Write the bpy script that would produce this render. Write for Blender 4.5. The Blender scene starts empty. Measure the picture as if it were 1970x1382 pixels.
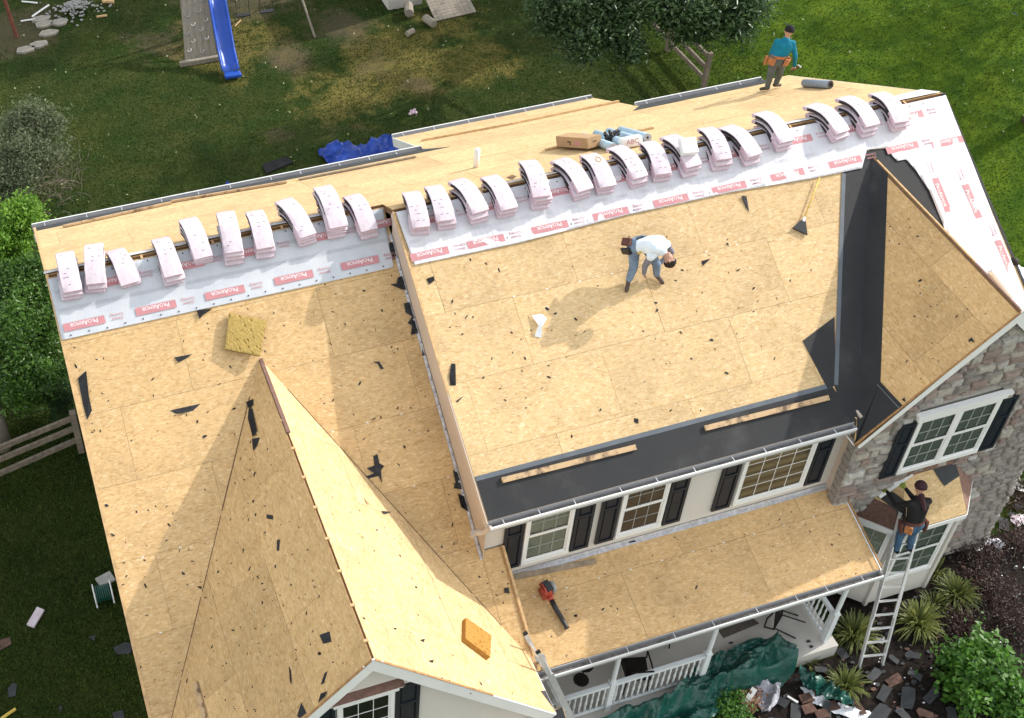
import bpy, bmesh, math, random
import numpy as np
from mathutils import Vector, Matrix
random.seed(7); NR = np.random.default_rng(11)
SC = bpy.context.scene
COL = SC.collection
H = 7.9                                   # main ridge height above the lawn (m)
V = lambda *a: Vector(a if len(a) > 1 else a[0])

# ------------------------------------------------------------------ camera, sky, sun, exposure
CAM = Vector((-5.9893, -16.6511, 14.8202 + H)); FPX = 2590.4753; PPX, PPY = 712.4137, 631.287; IW = 1970.0; IH = 1382.0
_y, _p, _r = [math.radians(a) for a in (18.5676, 44.9726, -0.2855)]
FW = Vector((math.sin(_y)*math.cos(_p), math.cos(_y)*math.cos(_p), -math.sin(_p)))
_rt = Vector((math.cos(_y), -math.sin(_y), 0)); _dn = FW.cross(_rt)
RT = _rt*math.cos(_r) + _dn*math.sin(_r); DN = -_rt*math.sin(_r) + _dn*math.cos(_r)
cd = bpy.data.cameras.new('camera'); cam = bpy.data.objects.new('camera', cd); COL.objects.link(cam)
cam.matrix_world = Matrix(((RT.x, -DN.x, -FW.x, CAM.x), (RT.y, -DN.y, -FW.y, CAM.y), (RT.z, -DN.z, -FW.z, CAM.z), (0, 0, 0, 1)))
cd.sensor_width = 36; cd.lens = FPX/IW*36; cd.shift_x = (IW/2 - PPX)/IW; cd.shift_y = (PPY - IH/2)/IW
cd.clip_end = 1000; SC.camera = cam

SUN = Vector((1.0, 0.2, 0.62)).normalized()
w = bpy.data.worlds.new('World'); SC.world = w; w.use_nodes = True
nt = w.node_tree; nt.nodes.clear()
sky = nt.nodes.new('ShaderNodeTexSky'); sky.sky_type = 'NISHITA'; sky.sun_disc = False
sky.sun_elevation = math.asin(SUN.z); sky.sun_rotation = math.atan2(SUN.x, SUN.y)
sky.air_density = 2.0; sky.dust_density = 1.0; sky.ozone_density = 1.0
hs = nt.nodes.new('ShaderNodeHueSaturation'); hs.inputs['Saturation'].default_value = 0.30
bg = nt.nodes.new('ShaderNodeBackground'); bg.inputs['Strength'].default_value = 0.15
ow = nt.nodes.new('ShaderNodeOutputWorld')
nt.links.new(sky.outputs[0], hs.inputs['Color']); nt.links.new(hs.outputs[0], bg.inputs['Color']); nt.links.new(bg.outputs[0], ow.inputs['Surface'])
sl = bpy.data.lights.new('sun', 'SUN'); sl.energy = 2.0; sl.angle = math.radians(0.6); sl.color = (1.0, 0.955, 0.88)
so = bpy.data.objects.new('sun', sl); COL.objects.link(so); so.location = (20, 5, 30)
so.rotation_euler = SUN.to_track_quat('Z', 'Y').to_euler()
SC.view_settings.view_transform = 'Standard'; SC.view_settings.look = 'None'; SC.view_settings.gamma = 1
SC.view_settings.exposure = 1.10

# ------------------------------------------------------------------ where a sight line meets a surface of the place
def ray(u, v):
    return (RT*((u-PPX)/FPX) + DN*((v-PPY)/FPX) + FW).normalized()
def hit(u, v, n, p):
    d = ray(u, v); n = Vector(n); return CAM + d*(n.dot(Vector(p)-CAM)/n.dot(d))
def gz(u, v, z=0.0): return hit(u, v, (0, 0, 1), (0, 0, z))
def gy(u, v, y): return hit(u, v, (0, 1, 0), (0, y, 0))

# ------------------------------------------------------------------ materials
MATS = {}
class N:
    def __init__(s, name):
        s.m = bpy.data.materials.new(name); s.m.use_nodes = True; s.t = s.m.node_tree
        s.b = s.t.nodes['Principled BSDF']; MATS[name] = s.m
    def n(s, kind, **kw):
        x = s.t.nodes.new(kind)
        for k, v in kw.items():
            if k in x.inputs: x.inputs[k].default_value = v
            else: setattr(x, k, v)
        return x
    def l(s, a, b): s.t.links.new(a, b)
    def coords(s, kind='Object', scale=(1, 1, 1), rot=(0, 0, 0), loc=(0, 0, 0)):
        c = s.n('ShaderNodeTexCoord'); m = s.n('ShaderNodeMapping'); m.inputs['Scale'].default_value = scale
        m.inputs['Rotation'].default_value = rot; m.inputs['Location'].default_value = loc
        s.l(c.outputs[kind], m.inputs['Vector']); return m.outputs[0]
    def noise(s, vec, scale, detail=4, rough=.55):
        x = s.n('ShaderNodeTexNoise'); x.inputs['Scale'].default_value = scale; x.inputs['Detail'].default_value = detail; x.inputs['Roughness'].default_value = rough
        if vec is not None: s.l(vec, x.inputs['Vector'])
        return x.outputs['Fac']
    def ramp(s, fac, stops, interp='LINEAR'):
        r = s.n('ShaderNodeValToRGB'); r.color_ramp.interpolation = interp
        e = r.color_ramp.elements
        while len(e) < len(stops): e.new(0.5)
        for i, (p, c) in enumerate(stops):
            e[i].position = p; e[i].color = (c[0], c[1], c[2], 1) if hasattr(c, '__len__') else (c, c, c, 1)
        s.l(fac, r.inputs['Fac']); return r.outputs['Color']
    def mix(s, fac, a, b, mode='MIX'):
        x = s.n('ShaderNodeMix'); x.data_type = 'RGBA'; x.blend_type = mode
        for sock, val in ((x.inputs[0], fac), (x.inputs[6], a), (x.inputs[7], b)):
            if isinstance(val, (int, float)): sock.default_value = val
            elif isinstance(val, tuple): sock.default_value = val + (1,) if len(val) == 3 else val
            else: s.l(val, sock)
        return x.outputs[2]
    def math(s, op, a, b=0.0):
        x = s.n('ShaderNodeMath'); x.operation = op
        for i, val in enumerate((a, b)):
            if isinstance(val, (int, float)): x.inputs[i].default_value = val
            else: s.l(val, x.inputs[i])
        return x.outputs[0]
    def bump(s, h, strength=.3, dist=.02):
        x = s.n('ShaderNodeBump'); x.inputs['Strength'].default_value = strength; x.inputs['Distance'].default_value = dist
        s.l(h, x.inputs['Height']); s.l(x.outputs[0], s.b.inputs['Normal'])
    def col(s, c):
        if isinstance(c, tuple): s.b.inputs['Base Color'].default_value = c + (1,)
        else: s.l(c, s.b.inputs['Base Color'])
    def rough(s, r, spec=None):
        if isinstance(r, (int, float)): s.b.inputs['Roughness'].default_value = r
        else: s.l(r, s.b.inputs['Roughness'])
        if spec is not None: s.b.inputs['Specular IOR Level'].default_value = spec

def simple(name, c, rough=.6, var=.25, scale=6, bump=0., metal=0., spec=.3, coord='Object', bscale=40, rnd=0.0):
    """a plain material with broken-up colour and roughness"""
    s = N(name); co = s.coords(coord); f = s.noise(co, scale, 5, .6)
    a = tuple(max(0, x*(1-var)) for x in c); b = tuple(min(1, x*(1+var)) for x in c)
    cc = s.ramp(f, [(.3, a), (.7, b)])
    if rnd:
        oi = s.n('ShaderNodeObjectInfo'); k = s.n('ShaderNodeMapRange'); k.inputs['To Min'].default_value = 1-rnd; k.inputs['To Max'].default_value = 1+rnd
        s.l(oi.outputs['Random'], k.inputs['Value']); cc = s.mix(1.0, cc, k.outputs[0], 'MULTIPLY')
    s.col(cc); s.rough(rough, spec); s.b.inputs['Metallic'].default_value = metal
    if bump: s.bump(s.noise(co, bscale, 4), bump, .01)
    return s.m

def mk_osb(name, tint=(1, 1, 1)):
    s = N(name)
    uv = s.coords('UV')
    oi = s.n('ShaderNodeObjectInfo')
    wob = s.n('ShaderNodeTexNoise'); wob.inputs['Scale'].default_value = 3.0; wob.inputs['Detail'].default_value = 2; s.l(uv, wob.inputs['Vector'])
    off = s.n('ShaderNodeVectorMath', operation='SCALE'); s.l(wob.outputs['Color'], off.inputs[0]); off.inputs['Scale'].default_value = .16
    ad = s.n('ShaderNodeVectorMath', operation='ADD'); s.l(uv, ad.inputs[0]); s.l(off.outputs[0], ad.inputs[1])
    layers = []
    for i, (ang, sx, sy) in enumerate(((.25, 12, 46), (1.2, 13, 52), (2.2, 11, 44), (2.8, 20, 66))):
        mp = s.n('ShaderNodeMapping'); mp.inputs['Rotation'].default_value = (0, 0, ang); mp.inputs['Scale'].default_value = (sx, sy, 1); mp.inputs['Location'].default_value = (i*3.1, i*1.7, 0)
        s.l(ad.outputs[0], mp.inputs['Vector'])
        vo = s.n('ShaderNodeTexVoronoi'); vo.voronoi_dimensions = '2D'; vo.inputs['Scale'].default_value = 1; s.l(mp.outputs[0], vo.inputs['Vector'])
        sp = s.n('ShaderNodeSeparateColor'); s.l(vo.outputs['Color'], sp.inputs[0]); layers.append((sp.outputs[0], sp.outputs[1], vo.outputs['Distance']))
    v = layers[0][0]
    for a, b, dd in layers[1:]:
        sel = s.math('GREATER_THAN', b, .5); mx = s.n('ShaderNodeMix'); mx.data_type = 'FLOAT'
        s.l(sel, mx.inputs[0]); s.l(v, mx.inputs[2]); s.l(a, mx.inputs[3]); v = mx.outputs[0]
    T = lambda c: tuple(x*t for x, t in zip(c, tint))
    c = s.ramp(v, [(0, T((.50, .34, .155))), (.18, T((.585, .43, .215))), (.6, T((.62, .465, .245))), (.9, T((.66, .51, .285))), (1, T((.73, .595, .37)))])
    big = s.noise(uv, .9, 5, .6); c = s.mix(1, c, s.ramp(big, [(.25, .80), (.5, 1.0), (.75, 1.10)]), 'MULTIPLY')
    mid = s.noise(uv, 9, 4, .7); c = s.mix(1, c, s.ramp(mid, [(.3, .86), (.7, 1.08)]), 'MULTIPLY')
    st = s.noise(uv, 1.7, 6, .65); c = s.mix(s.ramp(st, [(.62, 0.0), (.8, .5)]), c, T((.27, .125, .04)))
    k = s.n('ShaderNodeMapRange'); k.inputs['To Min'].default_value = .92; k.inputs['To Max'].default_value = 1.07
    s.l(oi.outputs['Random'], k.inputs['Value']); c = s.mix(1, c, k.outputs[0], 'MULTIPLY')
    s.col(c); s.rough(.75, .25); s.bump(v, .2, .004)
mk_osb('osb', (1, .93, .92)); mk_osb('osb_left', (.96, .855, .79)); mk_osb('osb_shed', (1.03, .90, .82)); mk_osb('osb_shaded', (.92, .80, .71))  # last tint is a darker copy: shade mixed into the gable sheathing colour

simple('deck_dark', (.17, .095, .05), .9)
simple('osb_edge', (.33, .18, .075), .8, .3, 12)
simple('pine', (.55, .36, .18), .7, .25, 9, .1)
simple('pine_grey', (.30, .235, .165), .8, .3, 9, .2)
s = N('plank_dirty'); co = s.coords('Object'); s.col(s.mix(s.ramp(s.noise(co, 5, 6, .7), [(.5, 0.), (.62, 1.)]), (.50, .34, .19), (.14, .09, .055))); s.rough(.8)
s = N('felt'); co = s.coords('Object'); f = s.noise(co, 1.3, 5, .6); g = s.noise(co, 160, 3, .7)
s.col(s.mix(s.ramp(g, [(.55, 0.), (.8, .6)]), s.ramp(f, [(.3, (.012, .013, .015)), (.55, (.024, .024, .026)), (.75, (.055, .054, .055))]), (.085, .085, .09))); s.rough(s.ramp(f, [(.3, .62), (.7, .82)]), .35); s.bump(g, .25, .004)
simple('felt_edge', (.10, .115, .135), .6, .15, 3, spec=.4)
simple('felt_scrap', (.028, .028, .031), .85, .4, 9, .2, spec=.2, rnd=.5)
simple('felt_grey', (.045, .047, .05), .8, .25, 5, .2)
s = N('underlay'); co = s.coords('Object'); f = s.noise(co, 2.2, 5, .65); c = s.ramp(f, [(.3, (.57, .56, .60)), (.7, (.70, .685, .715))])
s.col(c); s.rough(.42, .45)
wv = s.n('ShaderNodeTexWave'); wv.inputs['Scale'].default_value = 1.5; wv.inputs['Distortion'].default_value = 9; wv.inputs['Detail'].default_value = 3; s.l(s.coords('Object', (1.6, .6, .6)), wv.inputs['Vector'])
s.bump(wv.outputs['Fac'], .13, .02)
s = N('underlay_shaded'); co = s.coords('Object'); f = s.noise(co, 2.2, 5, .65); s.col(s.ramp(f, [(.3, (.47, .49, .53)), (.7, (.58, .59, .62))])); s.rough(.42, .45); wv = s.n('ShaderNodeTexWave'); wv.inputs['Scale'].default_value = 4; wv.inputs['Distortion'].default_value = 4; s.l(s.coords('Object', (1.6, .4, .4), (0, 0, .5)), wv.inputs['Vector']); s.bump(wv.outputs['Fac'], .05, .01)  # greyer than the main sheet: bundle shadows mixed into the colour
simple('underlay_line', (.42, .42, .46), .5, .1)
simple('underlay_grey', (.40, .42, .46), .5, .15, 2)
simple('print_red', (.52, .23, .245), .45, .10, 4)
simple('print_pale', (.62, .36, .38), .45, .2, 5)
simple('print_white', (.84, .80, .80), .45, .05)
s = N('wrap'); co = s.coords('Object'); f = s.noise(co, 4, 4, .6); c = s.ramp(f, [(.3, (.55, .455, .505)), (.7, (.66, .585, .625))])
br = s.noise(s.coords('Object', (38, 9, 9)), 1, 5, .8); c = s.mix(s.ramp(br, [(.54, 0.), (.70, .65)]), c, (.46, .30, .38)); s.col(c); s.rough(.35, .45); s.bump(s.noise(co, 14, 4), .35, .02)
simple('wrap_side', (.60, .44, .51), .45, .22, 14)
simple('shingle_edge', (.035, .032, .036), .85, .5, 30)
simple('dash', (.03, .03, .035), .5, 0)
simple('siding', (.60, .565, .52), .6, .06, 1.5, spec=.25)
simple('siding_tan', (.52, .43, .36), .6, .06, 1.5, spec=.25)
simple('trim_white', (.78, .78, .77), .45, .05, 2, spec=.35)
simple('pvc_white', (.74, .77, .78), .35, .04, 3, spec=.4)
simple('gutter_metal', (.42, .42, .43), .4, .08, 4, spec=.45)
simple('gutter_dirt', (.16, .15, .14), .9, .5, 12)
simple('shutter', (.013, .018, .028), .45, .2, 3, spec=.4)
simple('flashing', (.58, .58, .61), .35, .25, 14, metal=.35, spec=.5)
simple('aluminium', (.70, .70, .70), .4, .12, 10, metal=.35, spec=.5)
simple('alu_dark', (.10, .10, .10), .7, .2)
simple('cardboard', (.42, .27, .15), .8, .12, 5)
simple('roll_blue', (.40, .53, .63), .4, .12, 5)
simple('roll_grey', (.26, .31, .38), .45, .12, 5)
simple('roll_core', (.055, .05, .05), .8)
simple('plastic_white', (.80, .80, .80), .4, .04)
simple('plastic_black', (.02, .02, .022), .45, .3, spec=.5)
simple('red_plastic', (.42, .055, .03), .35, .2, 8, spec=.5)
simple('grey_plastic', (.34, .33, .31), .5, .2, 8)
simple('slide_blue', (.012, .075, .42), .35, .2, 1.2, spec=.5)
simple('tarp_blue', (.012, .05, .30), .35, .35, 3, .3, bscale=9)
s = N('tarp_green'); co = s.coords('Object'); f = s.noise(co, 3, 5, .6); s.col(s.ramp(f, [(.3, (.004, .050, .040)), (.7, (.014, .10, .076))])); s.rough(.3, .5); s.bump(s.noise(co, 7, 6, .6), .45, .06)
simple('tarp_silver', (.36, .36, .40), .4, .45, 6, .3, bscale=9)
simple('paper', (.80, .81, .84), .5, .05, 4)
simple('pad_yellow', (.40, .275, .085), .95, .2, 26, .8, bscale=34)
simple('pad_dark', (.24, .16, .055), .95, .3, 20, .5)
simple('pad_orange', (.40, .20, .045), .95, .2, 24, .6, bscale=30)
s = N('weathered'); co = s.coords('Object', (14, 2, 2)); f = s.noise(co, 2, 6, .7); s.col(s.ramp(f, [(.3, (.20, .165, .13)), (.7, (.34, .30, .25))])); s.rough(.9)
simple('fence_wood', (.21, .17, .135), .9, .35, 9, .3)
simple('trunk', (.085, .06, .042), .95, .4, 14, .6, bscale=20)
simple('rust', (.16, .055, .036), .85, .3, 9)
simple('concrete', (.53, .50, .46), .85, .09, 1.6)
simple('slab', (.30, .27, .23), .9, .25, 4)
simple('stone_pale', (.42, .41, .40), .9, .25, 5, rnd=.35)
simple('mortar', (.34, .32, .29), .95, .15, 9)
s = N('stone'); co = s.coords('Object'); oi = s.n('ShaderNodeObjectInfo')
base = s.ramp(oi.outputs['Random'], [(0, (.30, .27, .245)), (.2, (.44, .41, .375)), (.4, (.27, .24, .22)), (.55, (.33, .26, .23)), (.68, (.42, .38, .33)), (.82, (.29, .22, .195)), (.92, (.50, .48, .45)), (1, (.25, .215, .21))], 'CONSTANT')
s.col(s.mix(1, base, s.ramp(s.noise(co, 7, 6, .7), [(.3, .66), (.7, 1.28)]), 'MULTIPLY')); s.rough(.9, .2); s.bump(s.noise(co, 16, 6, .7), .8, .03)
simple('shingle_brown', (.115, .065, .05), .9, .35, 14, .3, rnd=.25)
simple('copper_shingle', (.21, .12, .095), .8, .25, 9, .2)
s = N('glass')
tr = s.n('ShaderNodeBsdfTransparent'); tr.inputs[0].default_value = (.72, .76, .75, 1); gl = s.n('ShaderNodeBsdfGlossy'); gl.inputs['Roughness'].default_value = .03
fr = s.n('ShaderNodeFresnel'); fr.inputs['IOR'].default_value = 1.55; mx = s.n('ShaderNodeMixShader'); s.l(fr.outputs[0], mx.inputs[0]); s.l(tr.outputs[0], mx.inputs[1]); s.l(gl.outputs[0], mx.inputs[2])
s.l(mx.outputs[0], s.t.nodes['Material Output'].inputs[0])
def blind(name, a, b, freq):
    s = N(name); wv = s.n('ShaderNodeTexWave'); wv.bands_direction = 'Z'; wv.inputs['Scale'].default_value = freq; wv.inputs['Distortion'].default_value = .6; s.l(s.coords('Object'), wv.inputs['Vector'])
    s.col(s.ramp(wv.outputs['Fac'], [(.2, a), (.8, b)])); s.rough(.8)
blind('blind_grey', (.38, .39, .33), (.68, .69, .60), 9); blind('blind_brown', (.15, .09, .065), (.28, .18, .13), 7); blind('curtain_gold', (.32, .22, .12), (.55, .41, .24), 1.4); blind('blind_dark', (.20, .25, .22), (.42, .48, .42), 9)
simple('muntin', (.36, .37, .36), .5, .05)
simple('interior', (.045, .045, .045), .9)
simple('doormat', (.12, .10, .085), .95, .3, 20, .3)
simple('chair_black', (.015, .013, .012), .6, .3, 9)
# people
simple('skin', (.42, .235, .165), .55, .1, 9); simple('hair', (.022, .015, .011), .7, .3, 40)
simple('cloth_teal', (.004, .165, .26), .85, .15, 9, .3); simple('cloth_grey', (.10, .118, .125), .9, .2, 9, .3)
simple('denim', (.17, .23, .32), .9, .3, 9, .3); simple('denim_dark', (.055, .11, .185), .9, .3, 9, .3)
simple('cloth_white', (.70, .76, .82), .85, .06, 6, .3); simple('cloth_slate', (.20, .20, .25), .9, .15, 9); simple('cloth_black', (.014, .013, .014), .9, .3, 9)
simple('cloth_maroon', (.045, .02, .024), .9, .5, 30); simple('leather', (.40, .155, .055), .7, .25, 9, .2); simple('leather_dark', (.11, .045, .032), .7, .3, 9)
simple('boot', (.085, .06, .05), .7, .3, 9); simple('glove_lime', (.22, .30, .045), .8, .2); simple('yellow', (.65, .46, .09), .5, .1); simple('shoe_sole', (.7, .7, .7), .6, .1)
# plants and ground
def leafmat(name, a, b, rough=.5, trans=.35):
    s = N(name); at = s.n('ShaderNodeAttribute'); at.attribute_name = 'tone'
    s.col(s.ramp(at.outputs['Fac'], [(0, a), (1, b)])); s.rough(rough, .4)
    tr = s.n('ShaderNodeBsdfTranslucent'); s.l(s.ramp(at.outputs['Fac'], [(0, tuple(x*1.3 for x in a)), (1, tuple(x*1.3 for x in b))]), tr.inputs[0])
    mx = s.n('ShaderNodeMixShader'); mx.inputs[0].default_value = trans; s.l(s.b.outputs[0], mx.inputs[1]); s.l(tr.outputs[0], mx.inputs[2]); s.l(mx.outputs[0], s.t.nodes['Material Output'].inputs[0])
leafmat('leaf_oak', (.018, .045, .014), (.10, .165, .06), .35); leafmat('leaf_green', (.022, .06, .012), (.12, .24, .035), .4); leafmat('leaf_dark', (.012, .04, .012), (.04, .10, .025)); leafmat('leaf_grey', (.06, .08, .035), (.17, .20, .11), .7)
leafmat('leaf_bright', (.08, .19, .015), (.24, .42, .05)); leafmat('leaf_red', (.018, .010, .008), (.075, .034, .024)); leafmat('blade', (.05, .085, .02), (.25, .27, .08)); leafmat('leaf_hyd', (.03, .10, .012), (.11, .25, .03)); leafmat('leaf_dry', (.16, .07, .035), (.38, .22, .13))
leafmat('grass_blade', (.022, .046, .004), (.078, .122, .012), .7, .25); leafmat('fallen_leaf', (.18, .19, .07), (.48, .48, .30), .6, .2)
s = N('lawn'); co = s.coords('Object'); big = s.noise(co, .16, 6, .62); mid = s.noise(co, .9, 6, .65); fine = s.noise(co, 16, 5, .75); vf = s.noise(co, 55, 3, .7)
c = s.mix(s.ramp(mid, [(.38, 0.), (.66, 1.)]), (.030, .056, .012), (.066, .078, .020))
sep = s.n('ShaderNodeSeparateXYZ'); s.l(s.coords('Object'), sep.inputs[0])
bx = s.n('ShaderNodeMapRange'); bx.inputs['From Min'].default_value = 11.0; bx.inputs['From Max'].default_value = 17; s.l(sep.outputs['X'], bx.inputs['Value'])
c = s.mix(bx.outputs[0], c, s.mix(s.ramp(mid, [(.38, 0.), (.66, 1.)]), (.046, .105, .005), (.120, .185, .009)))  # side lawn painted a brighter green to carry its sunlight
def blob(cx, cy, r, soft=.8, sy=1.0):
    vm = s.n('ShaderNodeVectorMath', operation='DISTANCE'); mp = s.n('ShaderNodeMapping'); mp.inputs['Scale'].default_value = (1, sy, 0); s.l(s.coords('Object'), mp.inputs['Vector']); s.l(mp.outputs[0], vm.inputs[0]); vm.inputs[1].default_value = (cx, cy*sy, 0)
    x = s.math('ADD', s.math('MULTIPLY', s.math('SUBTRACT', mid, .5), 6.0), s.math('DIVIDE', s.math('SUBTRACT', r, vm.outputs['Value']), soft)); x.node.use_clamp = True; return x
soil = None
for b in ((2.3, 16.6, 1.1), (4.5, 17.6, 1.3), (-.9, 18.6, 1.2), (4.9, 15.2, .8), (5.8, 14.0, .7), (1.3, 13.0, .4), (-5.0, 20.4, 1.6), (2.0, 20.5, 2.2), (3.1, 12.6, .4)):
    x = blob(*b); soil = x if soil is None else s.math('MAXIMUM', soil, x)
sun_streak = None
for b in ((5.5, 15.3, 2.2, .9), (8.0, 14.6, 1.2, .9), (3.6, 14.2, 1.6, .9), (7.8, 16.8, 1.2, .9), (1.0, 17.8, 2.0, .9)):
    x = blob(*b); sun_streak = x if sun_streak is None else s.math('MAXIMUM', sun_streak, x)
c = s.mix(s.math('MULTIPLY', sun_streak, .7), c, (.25, .20, .058))  # warm sunlit streaks painted into the back lawn colour
c = s.mix(s.math('MULTIPLY', soil, .6), c, (.13, .098, .066))
c = s.mix(1, c, s.ramp(fine, [(.25, .45), (.55, 1.0), (.8, 1.55)]), 'MULTIPLY'); c = s.mix(1, c, s.ramp(vf, [(.3, .65), (.7, 1.3)]), 'MULTIPLY'); s.col(c); s.rough(.95, .1); s.bump(fine, .9, .08)
s = N('mulch'); co = s.coords('Object'); f = s.noise(co, 9, 7, .75); s.col(s.ramp(f, [(.3, (.008, .006, .006)), (.55, (.024, .018, .015)), (.75, (.065, .045, .034))])); s.rough(.95, .15); s.bump(f, 1, .08)
simple('soil', (.12, .085, .06), .95, .3, 5, .6)

# ------------------------------------------------------------------ mesh helpers
WL = {}
class MB:
    def __init__(s): s.v = []; s.f = []; s.mi = []; s.uv = []
    def add(s, vs, fs, mi=0, uvs=None):
        o = len(s.v); s.v += [Vector(v) for v in vs]
        for k, f in enumerate(fs): s.f.append([i+o for i in f]); s.mi.append(mi if isinstance(mi, int) else mi[k])
        s.uv += list(uvs) if uvs else [None]*len(vs)
        return s
    def prism(s, poly, off, mi=0, side=None, uvs=None):
        """polygon extruded by vector off (poly is the outer face, wound about +off)"""
        n = len(poly); off = Vector(off); top = [Vector(p)+off for p in poly]; bot = [Vector(p) for p in poly]
        fs = [list(range(n)), list(range(2*n-1, n-1, -1))] + [[i, n+i, n+(i+1) % n, (i+1) % n] for i in range(n)]
        sd = mi if side is None else side
        s.add(top+bot, fs, [mi, sd]+[sd]*n, (uvs+uvs) if uvs else None); return s
    def box(s, c, size, ax=None, mi=0):
        c = Vector(c); ax = ax or (Vector((1, 0, 0)), Vector((0, 1, 0)), Vector((0, 0, 1)))
        e = [Vector(a).normalized()*(d/2) for a, d in zip(ax, size)]
        vs = [c+e[0]*i+e[1]*j+e[2]*k for k in (-1, 1) for j in (-1, 1) for i in (-1, 1)]
        s.add(vs, [[0, 2, 3, 1], [4, 5, 7, 6], [0, 1, 5, 4], [2, 6, 7, 3], [0, 4, 6, 2], [1, 3, 7, 5]], mi); return s
    def bar(s, a, b, wd, th, up=(0, 0, 1), mi=0):
        a = Vector(a); b = Vector(b); d = (b-a); L = d.length; d.normalize(); up = Vector(up)
        sd = d.cross(up)
        if sd.length < 1e-4: sd = d.cross(Vector((1, 0, 0)))
        sd.normalize(); u2 = sd.cross(d); return s.box((a+b)/2, (L, wd, th), (d, sd, u2), mi)
    def tube(s, pts, r, n=8, mi=0, cap=True):
        pts = [Vector(p) for p in pts]; rs = r if hasattr(r, '__len__') else [r]*len(pts)
        d0 = (pts[1]-pts[0]).normalized(); a = d0.orthogonal().normalized(); vs = []; m = len(pts)
        for i, p in enumerate(pts):
            d = ((pts[min(i+1, m-1)]-pts[max(i-1, 0)])).normalized(); a = (a-d*a.dot(d)).normalized(); b = d.cross(a)
            vs += [p+(a*math.cos(2*math.pi*k/n)+b*math.sin(2*math.pi*k/n))*rs[i] for k in range(n)]
        fs = [[i*n+k, i*n+(k+1) % n, (i+1)*n+(k+1) % n, (i+1)*n+k] for i in range(m-1) for k in range(n)]
        if cap: fs += [list(range(n-1, -1, -1)), [(m-1)*n+k for k in range(n)]]
        s.add(vs, fs, mi); return s
    def sphere(s, c, r, n=10, m=7, mi=0, ax=None):
        c = Vector(c); r = r if hasattr(r, '__len__') else (r, r, r); ax = ax or (V(1, 0, 0), V(0, 1, 0), V(0, 0, 1)); vs = []
        for j in range(m+1):
            t = math.pi*j/m
            for k in range(n):
                p = 2*math.pi*k/n; q = (math.sin(t)*math.cos(p)*r[0], math.sin(t)*math.sin(p)*r[1], math.cos(t)*r[2])
                vs.append(c+ax[0]*q[0]+ax[1]*q[1]+ax[2]*q[2])
        fs = [[j*n+k, (j+1)*n+k, (j+1)*n+(k+1) % n, j*n+(k+1) % n] for j in range(m) for k in range(n)]
        s.add(vs, fs, mi); return s
    def capsule(s, a, b, ra, rb, n=10, mi=0):
        a = Vector(a); b = Vector(b); d = (b-a).normalized()
        ps = []; rs = []
        for t in (-.98, -.75, -.4): ps.append(a+d*ra*t); rs.append(ra*math.sqrt(1-t*t))
        ps += [a, b]; rs += [ra, rb]
        for t in (.4, .75, .98): ps.append(b+d*rb*t); rs.append(rb*math.sqrt(1-t*t))
        return s.tube(ps, rs, n, mi)
    def lathe(s, base, prof, n=12, mi=0, axis=(0, 0, 1)):
        base = Vector(base); ax = Vector(axis).normalized(); return s.tube([base+ax*z for z, r in prof], [max(r, 1e-4) for z, r in prof], n, mi)
def mesh_of(name, mb, mats, org, smooth=False):
    me = bpy.data.meshes.new(name); me.from_pydata([v-org for v in mb.v], [], mb.f)
    for m in (mats if isinstance(mats, (list, tuple)) else [mats]): me.materials.append(MATS[m])
    me.polygons.foreach_set('material_index', mb.mi)
    if any(u is not None for u in mb.uv):
        ul = me.uv_layers.new(name='UVMap')
        for lp in me.loops: ul.data[lp.index].uv = mb.uv[lp.vertex_index] or (0, 0)
    if smooth: me.polygons.foreach_set('use_smooth', [True]*len(me.polygons))
    bm = bmesh.new(); bm.from_mesh(me); bmesh.ops.recalc_face_normals(bm, faces=bm.faces); bm.to_mesh(me); bm.free()
    me.update(); return me
def tag(o, label=None, cat=None, group=None, kind=None):
    if label: o['label'] = label
    if cat: o['category'] = cat
    if group: o['group'] = group
    if kind: o['kind'] = kind
    return o
def obj(name, mb, mats, parent=None, smooth=False, org=None, label=None, cat=None, group=None, kind=None):
    if org is None:
        xs = [v.x for v in mb.v]; ys = [v.y for v in mb.v]; zs = [v.z for v in mb.v]; org = V((min(xs)+max(xs))/2, (min(ys)+max(ys))/2, min(zs))
    me = mesh_of(name, mb, mats, org, smooth); o = bpy.data.objects.new(name, me); COL.objects.link(o); put(o, org, parent)
    return tag(o, label, cat, group, kind)
def put(o, loc, parent=None):
    loc = Vector(loc)
    if parent is not None: o.parent = parent; o.location = loc-WL[parent]
    else: o.location = loc
    WL[o] = loc.copy(); return o
def inst(name, me, mat4, parent=None):
    o = bpy.data.objects.new(name, me); COL.objects.link(o); loc, q, sc = mat4.decompose(); o.rotation_mode = 'QUATERNION'; o.rotation_quaternion = q; o.scale = sc; put(o, loc, parent); return o
def thing(name, label, cat, loc, group=None):
    o = bpy.data.objects.new(name, None); COL.objects.link(o); o.empty_display_size = .1; put(o, loc); return tag(o, label, cat, group)
def struct(name, mb, mats, **k): return obj(name, mb, mats, kind='structure', **k)
def text_mesh(body, size, mat, name='lettering', small=False):
    cu = bpy.data.curves.new('t', 'FONT'); cu.body = body; cu.size = size; cu.resolution_u = 2; cu.align_x = 'CENTER'; cu.align_y = 'CENTER'; cu.extrude = .0008
    if small: cu.small_caps_scale = .76; [setattr(cu.body_format[i], 'use_small_caps', True) for i, ch in enumerate(body) if ch.islower()]
    o = bpy.data.objects.new('t', cu); COL.objects.link(o); dg = bpy.context.evaluated_depsgraph_get(); dg.update()
    me = bpy.data.meshes.new_from_object(o.evaluated_get(dg)); me.name = name; bpy.data.objects.remove(o); bpy.data.curves.remove(cu)
    me.materials.clear(); me.materials.append(MATS[mat]); return me
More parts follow.
